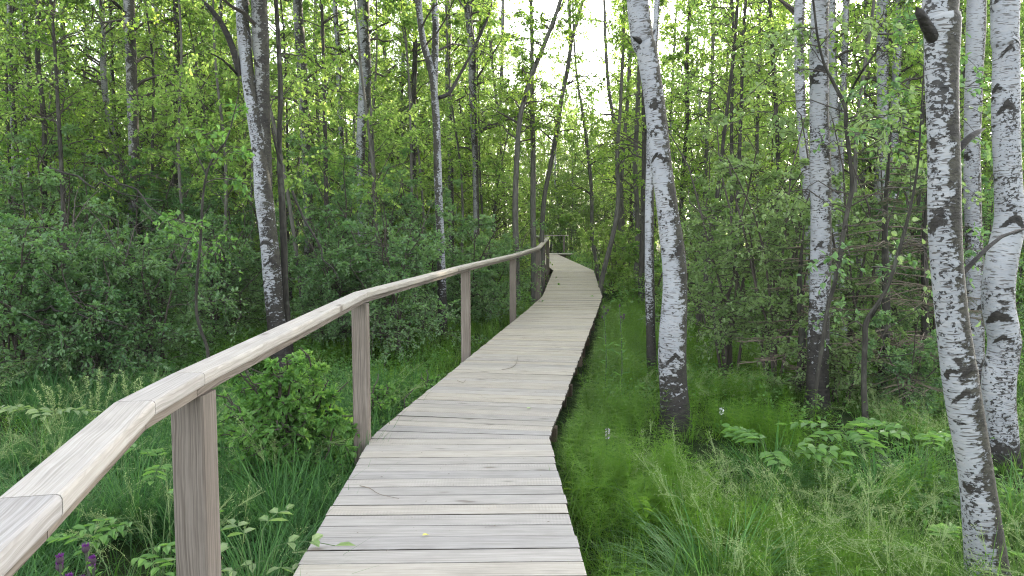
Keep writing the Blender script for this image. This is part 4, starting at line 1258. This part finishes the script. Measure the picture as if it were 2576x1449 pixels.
def make_horsetail():
    mb = MB()
    ps = scatter(8500, .15, 4.2, 2.0, 16, clear=.74)
    d = deck_dist(ps[:, 0], ps[:, 1])
    keep = (lowf(ps[:, 0], ps[:, 1], 4.2, 2.) > .3) & (rng.random(len(ps)) < np.clip(1.25 - .45 * (d - .7), 0.10, 1)) & (lowf(ps[:, 0], ps[:, 1], 2.1, 1.) + .35 * (d < 1.6) > .38)
    ps = ps[keep]
    pl = scatter(1500, -4.5, -.7, 6.5, 15, clear=.72)
    pl2 = scatter(3600, -8, 10, 9, 24, clear=.9); pl2 = pl2[lowf(pl2[:, 0], pl2[:, 1], .9, .3) > .5]
    ps = np.concatenate([ps, pl[lowf(pl[:, 0], pl[:, 1], 1.7, 2.) > .6], pl2])
    n = len(ps)
    far = np.clip(ps[:, 1] / 8, 1, 2.6)
    H = rng.uniform(.22, .42, n)
    # stems
    az = rng.random(n) * 6.283
    blades(mb, ps, H, np.full(n, .004), az, rng.uniform(0, .15, n), rng.uniform(.1, .5, n), tint=np.full(n, .2))
    wh = 7; br = 8
    k = wh * br
    c = np.repeat(ps, k, axis=0); q = len(c)
    lev = np.tile(np.repeat(np.linspace(.35, 1.0, wh), br), n)
    hh = np.repeat(H, k)
    lean = np.repeat(rng.uniform(.05, .3, n), k); azr = np.repeat(az, k)
    p = c.copy()
    p[:, 2] += hh * lev * np.cos(lean)
    p[:, 0] += hh * lev * np.sin(lean) * np.cos(azr) * .8; p[:, 1] += hh * lev * np.sin(lean) * np.sin(azr) * .8
    L = (.19 * (1.25 - lev)) * rng.uniform(.7, 1.2, q) + .02
    blades(mb, p, L, .0044 * np.repeat(far, k), rng.random(q) * 6.283, rng.uniform(1.0, 1.4, q), rng.uniform(.2, .7, q), segs=2, tint=np.clip(np.repeat(rng.random(n), k) * .6 + rng.random(q) * .4, 0, 1))
    tag(mb.build('horsetail_cover', [M['horsetail']]), kind='stuff')
make_horsetail()

def make_panicles():
    """flowering grass: fine stalks with pale airy heads"""
    mb = MB()
    a = scatter(2600, .9, 7.5, 2.2, 9, clear=1.3); a = a[lowf(a[:, 0], a[:, 1], 1.9, .5) > .50]
    b = scatter(420, -6, -1.1, 1.6, 8, clear=.8)
    ps = np.concatenate([a, b])
    n = len(ps)
    H = rng.uniform(.45, .78, n) * np.where(ps[:, 0] > .3, np.interp(ps[:, 1], [2, 4, 5.5, 9], [1.05, 1., .62, .5]), 1.); az = rng.random(n) * 6.283
    C = blades(mb, ps, H, np.full(n, .0022), az, np.abs(rng.normal(0, .25, n)), np.abs(rng.normal(1.0, .45, n)), mat=0, tint=rng.uniform(.0, .5, n))
    k = 46
    tt = np.tile(rng.uniform(.55, 1.0, k), n)
    ci = np.repeat(np.arange(n), k); f = tt * 4; i0 = np.minimum(f.astype(int), 3); fr = (f - i0)[:, None]
    p = C[ci, i0] * (1 - fr) + C[ci, i0 + 1] * fr
    q = len(p)
    d = nrm(rng.normal(0, 1, (q, 3)) + np.array([0, 0, .2]))
    rad = rng.uniform(.01, .075, q) * (1.15 - tt)[:] * 2.0
    p = p + d * rad[:, None]
    leaves(mb, p, nrm(d + rng.normal(0, .5, (q, 3))), rng.normal(0, 1, (q, 3)), rng.uniform(.008, .016, q), np.full(q, .0034), mat=0, simple=True)
    # hair-thin side stalks
    sel = rng.random(q) < .35
    pp = p[sel]; base = C[ci[sel], i0[sel]]
    TPp = np.stack([base, pp], 1)
    V, Q = tubes(TPp, np.full((len(pp), 2), .0006), 3)
    mb.add(V, Q, tint=np.full(len(V), .5))
    tag(mb.build('flowering_grass', [M['seed_head']]), kind='stuff')
make_panicles()

def make_undergrowth():
    """low mixed herbs and seedlings nobody could count, under the trees"""
    mb = MB()
    a = scatter(9000, -9, -.8, 3.5, 15, clear=.75); a = a[lowf(a[:, 0], a[:, 1], 1.1, 1.2) > .40]
    b = scatter(5000, .5, 10, 3.5, 15, clear=.9); b = b[lowf(b[:, 0], b[:, 1], 1.3, 2.2) > .55]
    c = scatter(14000, -28, 28, 14, 42, clear=1.0)
    for ps, per, L, hh in ((a, 10, .045, .30), (b, 10, .045, .30), (c, 8, .10, .55)):
        n = len(ps) * per
        p = np.repeat(ps, per, axis=0)
        p[:, :2] += rng.normal(0, .08 if L < .06 else .2, (n, 2)); p[:, 2] += hh * rng.random(n) ** .7
        d = rng.normal(0, 1, (n, 3)) * np.array([1, 1, .35])
        leaves(mb, p, d, np.array([0, 0, 1.]) + rng.normal(0, .45, (n, 3)), L * rng.uniform(.6, 1.2, n), L * rng.uniform(.4, .7, n), simple=True, tint=np.clip(np.repeat(rng.random(len(ps)), per) * .5 + rng.random(n) * .5, 0, 1))
    tag(mb.build('undergrowth', [M['bush_leaf']]), kind='stuff')
make_undergrowth()

# ------------------------------------------------------------------ counted plants near the camera
def tussock(label, px, py, n, h, wd_, seed, spread=.12):
    g = np.random.default_rng(seed)
    p = on_z(px, py, GZ + .02)
    root = MB()
    a = g.random(n) * 6.283; r = spread * np.sqrt(g.random(n))
    P = np.c_[np.cos(a) * r, np.sin(a) * r, np.full(n, -.02)]
    blades(root, P, h * g.uniform(.55, 1.1, n), wd_ * g.uniform(.7, 1.2, n), a + g.normal(0, .5, n), np.abs(g.normal(.30, .25, n)), np.abs(g.normal(1.55, .5, n)), tint=g.random(n) ** 1.4, segs=4)
    o = root.build('sedge_tussock', [M['sedge']])
    o.location = (float(p[0]), float(p[1]), float(ground_h(p[0], p[1])))
    tag(o, label, 'grass clump')
tussock('big arching sedge tussock at the bottom, right of the planks', 1810, 1520, 620, .74, .0062, 601, .17)
tussock('dark sedge clump in front of the grey sapling foot', 2200, 1260, 300, .62, .008, 602, .14)
tussock('sedge clump left of the mossy birch foot', 2290, 1205, 260, .55, .007, 603)
tussock('arching sedge clump right of the leaning birch foot', 1930, 1225, 300, .6, .0065, 604, .15)
tussock('tall sedge tussock behind the handrail at the lower left', 700, 1330, 420, .68, .0065, 605, .15)
tussock('sedge tussock left of the near post', 330, 1330, 420, .66, .006, 606, .15)
tussock('grass tussock in the bottom left between handrail and boards', 640, 1520, 380, .58, .006, 607, .14)
tussock('sedge clump in the right corner behind the mossy birch', 2560, 1330, 320, .68, .007, 608, .16)
tussock('grass tussock halfway up the left bank', 120, 1180, 380, .6, .006, 609, .15)
tussock('sedge clump left of the bush at the second post', 560, 1230, 340, .6, .006, 610, .14)

def herb(label, px, py, Y, h, seed, n_leaf=5, L=.10, leafm='bush_leaf', pinn=True, name='herb', spread=.16):
    """leafy stems with pinnate leaves"""
    g = np.random.default_rng(seed)
    top = at_depth(px, py, Y)
    x, y = float(top[0]), Y
    gz = float(ground_h(x, y))
    h = max(float(top[2]) - gz, .15) if h is None else h
    root = empty(name, (x, y, gz))
    tag(root, label, 'plant')
    sm = MB(); fm = MB()
    for i in range(n_leaf):
        a = g.uniform(0, 6.28) + i * 2.4
        t = np.linspace(0, 1, 6)
        out = spread * g.uniform(.6, 1.3)
        hh = h * g.uniform(.85, 1.05)
        P = np.stack([np.cos(a) * out * t ** 2, np.sin(a) * out * t ** 2, hh * (1 - (1 - t) ** 1.6) * 1.0 - .06 * t ** 3], -1)
        V, Q = tubes(P[None], np.full((1, 6), .003) * (1.1 - .6 * t)[None], 5)
        sm.add(V, Q)
        rach_d = nrm(np.array([[math.cos(a), math.sin(a), .12]]))[0]
        side = np.array([-math.sin(a), math.cos(a), 0])
        rl_ = L * 2.4
        k = 4 if pinn else 2
        pts = []; ds = []
        for j in range(k):
            b = P[-1] + rach_d * rl_ * (j / k) - np.array([0, 0, .05 * (j / k) ** 2])
            for sgn in (-1, 1):
                pts.append(b); ds.append(nrm((rach_d * .55 + side * sgn * .9 + np.array([0, 0, g.uniform(-.2, .1)]))[None])[0])
        pts.append(P[-1] + rach_d * rl_ - np.array([0, 0, .05])); ds.append(rach_d)
        RP = np.stack([P[-1], P[-1] + rach_d * rl_ * .5 - np.array([0, 0, .012]), P[-1] + rach_d * rl_ - np.array([0, 0, .05])])
        V, Q = tubes(RP[None], np.full((1, 3), .0018), 4); sm.add(V, Q)
        pts = np.array(pts); ds = np.array(ds); q = len(pts)
        leaves(fm, pts, ds, np.array([0, 0, 1.]) + g.normal(0, .22, (q, 3)), L * g.uniform(.8, 1.1, q), L * .5 * g.uniform(.85, 1.1, q), tint=np.clip(.55 + g.normal(0, .2, q), 0, 1))
    sm.build('stem', [M['green_stem']], root, smooth=True)
    fm.build('foliage', [M[leafm]], root)
herb('pinnate-leaved herb nodding over the grass left of the grey sapling foot', 1935, 1095, 5.6, None, 701, 6, .12, leafm='young_leaf')
herb('bright pinnate plant in front of the grey sapling', 2140, 1055, 6.0, None, 702, 7, .125, leafm='young_leaf')
herb('yellow-green ash seedling low in the grass right of the walk', 1590, 1205, 4.7, None, 703, 3, .08, leafm='horsetail')
herb('leafy seedling beside the mossy birch trunk', 2330, 1065, 5.2, None, 704, 5, .09, leafm='young_leaf')
herb('herb with narrow leaflets right of the mossy birch base', 2370, 1350, 3.9, None, 705, 5, .08, leafm='young_leaf')
herb('blue-green leafy plant right of the near railing post', 640, 1320, 3.3, None, 706, 4, .085, leafm='pale_leaf', pinn=False)
herb('second leafy plant nearer the boards right of the near post', 715, 1345, 3.5, None, 707, 4, .08, leafm='pale_leaf', pinn=False)
herb('herb with paired leaflets below the handrail at the left', 300, 1345, 3.0, None, 708, 5, .065)
herb('leafy herb just left of the near post', 400, 1240, 3.6, None, 709, 5, .07)
herb('leafy herb behind the handrail bend', 420, 1105, 4.4, None, 710, 4, .08)
herb('broad-leaved herb on the left bank behind the handrail', 90, 1010, 6.0, None, 711, 5, .10, leafm='pale_leaf')

def thistle(label, px, py, Y, seed, heads=3, h=None, colour='purple'):
    g = np.random.default_rng(seed)
    top = at_depth(px, py, Y)
    x = float(top[0]); gz = float(ground_h(x, Y)); h = float(top[2]) - gz
    root = empty('thistle', (x, Y, gz)); tag(root, label, 'thistle')
    sm = MB(); t = np.linspace(0, 1, 8)
    P = np.stack([.02 * np.sin(t * 4), .015 * np.cos(t * 3), -.05 + (h + .05) * t], -1)
    V, Q = tubes(P[None], np.full((1, 8), .0055) * (1.2 - .5 * t)[None], 6); sm.add(V, Q, tint=np.full(len(V), .4))
    # spiny wings and leaves along the stem
    q = int(h * 190)
    tt = g.uniform(.08, .97, q); p = np.stack([np.interp(tt, t, P[:, k]) for k in range(3)], -1)
    a = g.random(q) * 6.28
    d = np.stack([np.cos(a), np.sin(a), g.uniform(.2, 1.2, q)], -1)
    leaves(sm, p, d, g.normal(0, 1, (q, 3)), g.uniform(.014, .034, q), np.full(q, .009), mat=1, simple=True)
    q = 12
    tt = g.uniform(.05, .7, q); p = np.stack([np.interp(tt, t, P[:, k]) for k in range(3)], -1); a = g.random(q) * 6.28
    leaves(sm, p, np.stack([np.cos(a), np.sin(a), g.uniform(.1, .8, q)], -1), np.array([0, 0, 1.]) + g.normal(0, .2, (q, 3)), g.uniform(.08, .15, q), g.uniform(.018, .03, q), mat=1)
    stem = sm.build('stem', [M['thistle_stem'], M['bush_leaf']], root, smooth=False)
    for i in range(heads):
        hm = MB()
        if i == 0: c = P[-1]
        else:
            a = g.uniform(0, 6.28); z = g.uniform(.86, .99) * h
            c0 = np.array([0, 0, z - .05]); c = c0 + np.array([math.cos(a) * .035, math.sin(a) * .035, .045])
            V, Q = tubes(np.stack([c0, (c0 + c) / 2 + [0, 0, -.006], c])[None], np.full((1, 3), .003), 5); hm.add(V, Q, mat=0)
        # scaly cup
        zz = np.linspace(0, .022, 5); rr = np.array([.004, .0095, .0115, .0105, .0085])
        V, Q = tubes(np.c_[np.full(5, c[0]), np.full(5, c[1]), c[2] + zz][None], rr[None], 10); hm.add(V, Q, mat=1)
        # florets
        n = 60
        a = g.random(n) * 6.28; rad = .008 * np.sqrt(g.random(n)); 
        p = np.c_[c[0] + np.cos(a) * rad, c[1] + np.sin(a) * rad, np.full(n, c[2] + .018)]
        d = np.c_[np.cos(a) * rad * 60, np.sin(a) * rad * 60, np.ones(n)]
        leaves(hm, p, d, g.normal(0, 1, (n, 3)), g.uniform(.007, .014, n), np.full(n, .0022), mat=2, simple=True)
        hm.build('flower_head', [M['thistle_stem'], M['bract'], M[colour]], root)
thistle('purple thistle in bud leaning at the bottom left under the handrail', 172, 1412, 2.15, 801, 3)
thistle('tallest purple thistle with open flower under the handrail at bottom left', 236, 1385, 2.2, 802, 3)
thistle('small purple thistle with side buds right of the tallest one', 252, 1415, 2.28, 803, 2)
thistle('tall dark marsh thistle stalk beside the walk, left of the pair', 1522, 775, 8.6, 804, 4, colour='bract')
thistle('tall dark marsh thistle stalk beside the walk, nearer the birch', 1562, 772, 8.2, 805, 4, colour='bract')

def orchid(label, px, py, Y, seed, mat):
    g = np.random.default_rng(seed)
    top = at_depth(px, py, Y); x = float(top[0]); gz = float(ground_h(x, Y)); h = float(top[2]) - gz
    root = empty('orchid', (x, Y, gz)); tag(root, label, 'flower')
    sm = MB(); t = np.linspace(0, 1, 5); P = np.c_[.01 * t, 0 * t, h * t]
    V, Q = tubes(P[None], np.full((1, 5), .003), 5); sm.add(V, Q, tint=np.full(len(V), .5))
    a = g.random(4) * 6.28
    leaves(sm, np.c_[np.zeros((4, 2)), np.linspace(.02, h * .4, 4)], np.c_[np.cos(a), np.sin(a), np.full(4, .9)], np.array([0, 0, 1.]) + g.normal(0, .2, (4, 3)), np.full(4, .12), np.full(4, .025), mat=1)
    sm.build('stem', [M['green_stem'], M['bush_leaf']], root)
    fm = MB(); n = 60
    tt = g.uniform(.78, 1.0, n); a = g.random(n) * 6.28
    p = np.c_[.01 * tt + np.cos(a) * .010, np.sin(a) * .010, h * tt]
    leaves(fm, p, np.c_[np.cos(a), np.sin(a), g.uniform(-.3, .3, n)], np.array([0, 0, 1.]) + g.normal(0, .5, (n, 3)), g.uniform(.008, .014, n), np.full(n, .008), simple=True)
    fm.build('flower_head', [M[mat]], root)
orchid('pale spotted orchid spike in the horsetails beside the walk', 1525, 1078, 5.6, 811, 'pink_petal')
orchid('small whitish orchid spike between the birches on the right', 1813, 1026, 6.6, 812, 'white_petal')

# pale flowering stalks on the left bank
def plume(label, px, py, Y, seed):
    g = np.random.default_rng(seed)
    top = at_depth(px, py, Y); x = float(top[0]); gz = float(ground_h(x, Y)); h = float(top[2]) - gz
    root = empty('flowering_herb', (x, Y, gz)); tag(root, label, 'plant', None)
    sm = MB(); fm = MB()
    for k in range(5):
        a = g.uniform(0, 6.28); t = np.linspace(0, 1, 6); o_ = g.uniform(.05, .2)
        P = np.c_[np.cos(a) * o_ * t ** 1.5, np.sin(a) * o_ * t ** 1.5, h * g.uniform(.8, 1.0) * t]
        V, Q = tubes(P[None], np.full((1, 6), .0025), 4); sm.add(V, Q)
        q = 130; tt = g.uniform(.25, 1, q)
        p = np.stack([np.interp(tt, t, P[:, j]) for j in range(3)], -1); b = g.random(q) * 6.28
        leaves(fm, p, np.c_[np.cos(b), np.sin(b), g.uniform(.2, 1, q)], g.normal(0, 1, (q, 3)), g.uniform(.012, .035, q), np.full(q, .010), simple=True)
    sm.build('stem', [M['green_stem']], root); fm.build('flower_head', [M['seed_head']], root)
plume('pale feathery herb cluster in the grass left of the handrail bend', 235, 915, 6.6, 821)
plume('pale feathery herb right beside the bare curved sapling', 330, 925, 6.8, 822)
plume('single pale feathery herb at the far left of the bank', 145, 955, 6.4, 823)

# ------------------------------------------------------------------ dead wood, litter on the planks
def stick(label, pts, r0, r1, name='fallen_branch', cat='branch', mat='dead_wood'):
    P = np.array(pts, float)
    c = P[0].copy()
    mb = MB(); Pr = resample(P - c, .1 if r0 > .01 else .03)
    V, Q = tubes(Pr[None], np.linspace(r0, r1, len(Pr))[None], 7)
    mb.add(V, Q, bark=V)
    o = mb.build(name, [M[mat]], smooth=True); o.location = [float(k) for k in c]
    tag(o, label, cat)
def px_path(l):
    g = random.Random(int(l[0][0]) + 7)
    P = [at_depth(x, y, Y) for x, y, Y in l]
    out = [P[0]]
    for a, b in zip(P[:-1], P[1:]):
        for t in (.35, .7): out.append(a + (b - a) * t + np.array([g.gauss(0, .03), g.gauss(0, .05), g.gauss(0, .035)]))
        out.append(b)
    return out
stick('bare dead branch slanting down through the left shrubs', px_path([(255, 420, 8.6), (300, 462, 8.5), (400, 540, 8.4), (470, 600, 8.3), (560, 660, 8.2)]), .013, .004)
stick('dark fallen branch reaching over the left shrubs', px_path([(120, 420, 9.0), (210, 455, 8.9), (300, 485, 8.8), (410, 505, 8.7)]), .013, .005)
stick('dead branch leaning right of the forked white birch', px_path([(735, 480, 9.6), (770, 560, 9.5), (810, 650, 9.4), (850, 700, 9.3)]), .017, .006)
stick('low dark branch arching above the ground behind the left grass', px_path([(60, 800, 8.4), (130, 770, 8.3), (220, 800, 8.2), (320, 825, 8.2)]), .017, .006)
def deck_twig(label, l):
    stick(label, [on_z(x, y, .006 + float(deck_z(on_z(x, y, 0)[1]))) for x, y in l], .0024, .0010, 'twig', 'twig', 'dry_twig')
deck_twig('thin forked twig lying across the planks in the middle of the walk', [(1262, 930), (1285, 925), (1298, 915), (1303, 893)])
deck_twig('curved twig on the planks near the left edge', [(905, 1222), (930, 1228), (955, 1243), (1004, 1254)])
deck_twig('short twig on the planks left of the walk centre', [(1150, 957), (1165, 962), (1172, 955)])
def litter(label, x, y, mat, s):
    p = on_z(x, y, .006)
    mb = MB()
    leaves(mb, np.zeros((1, 3)), np.array([[.9, .4, .05]]), np.array([[.1, 0, 1.]]), np.array([s]), np.array([s * .7]))
    o = mb.build('fallen_leaf', [M[mat]]); o.location = (float(p[0]), float(p[1]), .012)
    tag(o, label, 'leaf')
litter('yellow fallen leaf on the near planks', 1062, 1350, 'fallen_leaf', .035)
litter('pale green fallen leaf on the planks right of centre', 1325, 1029, 'green_fallen_leaf', .045)

def deck_litter():
    g = np.random.default_rng(950); mb = MB(); n = 420
    i = g.integers(150, len(DP) - 600, n); u = g.uniform(-.6, .6, n)
    p = np.c_[DP[i, 0] + np.cos(DANG[i]) * u, DP[i, 1] - np.sin(DANG[i]) * u, deck_z(DP[i, 1]) + .0045]
    leaves(mb, p, np.c_[g.normal(0, 1, (n, 2)), np.full(n, .03)], np.array([0, 0, 1.]) + g.normal(0, .12, (n, 3)), g.uniform(.006, .020, n), g.uniform(.003, .008, n), simple=True)
    tag(mb.build('leaf_litter', [M['dry_twig']]), kind='stuff')
deck_litter()

# ------------------------------------------------------------------ far wood, one mass of leaves and stems
def far_wood():
    mb = MB()
    g = np.random.default_rng(900)
    n = 1500
    ang = g.uniform(R(-40), R(40), n); dist = g.uniform(58, 82, n)
    cx = np.sin(ang) * dist; cy = np.cos(ang) * dist
    px = 1288 + np.tan(ang) * F
    hmax = 8.5 + 8 * np.clip(np.abs(px - 1400) / 700 - .15, 0, 1) + 3 * (px > 1700) - 2.0 * np.exp(-((px - 1430) / 190) ** 2) + g.normal(0, 1.2, n)
    cz = hmax * g.random(n) ** .8
    n2 = 250
    a2 = g.uniform(R(10), R(40), n2); d2 = g.uniform(60, 84, n2)
    cx = np.concatenate([cx, np.sin(a2) * d2]); cy = np.concatenate([cy, np.cos(a2) * d2]); cz = np.concatenate([cz, g.uniform(2, 18.5, n2)]); n += n2
    per = 120
    p = np.repeat(np.c_[cx, cy, cz], per, 0); q = len(p)
    p += g.normal(0, 1, (q, 3)) * np.array([1.1, 1.1, .8])
    leaves(mb, p, g.normal(0, 1, (q, 3)), np.array([0, 0, .8]) + g.normal(0, .6, (q, 3)), g.uniform(.14, .26, q), g.uniform(.10, .18, q), simple=True, tint=np.clip(np.repeat(g.random(n), per) * .5 + g.random(q) * .5, 0, 1))
    m = 160
    ang = g.uniform(R(-40), R(40), m); dist = g.uniform(57, 80, m)
    b = np.c_[np.sin(ang) * dist, np.cos(ang) * dist, np.full(m, -.5)]
    t = np.linspace(0, 1, 4)
    P = b[:, None] + np.array([0, 0, 1.]) * (t * 12)[None, :, None] + g.normal(0, .25, (m, 4, 3)) * np.array([1, 1, 0])
    V, Q = tubes(P, np.full((m, 4), .11) * (1.1 - .8 * t)[None], 5)
    mb.add(V, Q, mat=1, tint=np.full(len(V), .5))
    tag(mb.build('far_wood', [M['far_leaf'], M['twig']]), kind='stuff')
far_wood()
# ------------------------------------------------------------------ thin evening haze between the far trees
def haze():
    t = NT('haze')
    v = t.n('VolumePrincipled')
    v.inputs['Color'].default_value = (.93, .97, .90, 1)
    v.inputs['Density'].default_value = .0004
    v.inputs['Anisotropy'].default_value = .25
    t.l(v.outputs[0], t.out.inputs['Volume'])
    b = MB()
    x0, x1, y0, y1, z0, z1 = -960, 960, -960, 960, -2.0, 24.0
    V = [(x, y, z) for z in (z0, z1) for x, y in ((x0, y0), (x1, y0), (x1, y1), (x0, y1))]
    b.add(V, [[3, 2, 1, 0], [4, 5, 6, 7], [0, 1, 5, 4], [1, 2, 6, 5], [2, 3, 7, 6], [3, 0, 4, 7]])
    tag(b.build('haze', [t.m]), kind='stuff')
haze()
print('OBJECTS', len(bpy.data.objects), 'VERTS', sum(len(m.vertices) for m in bpy.data.meshes))
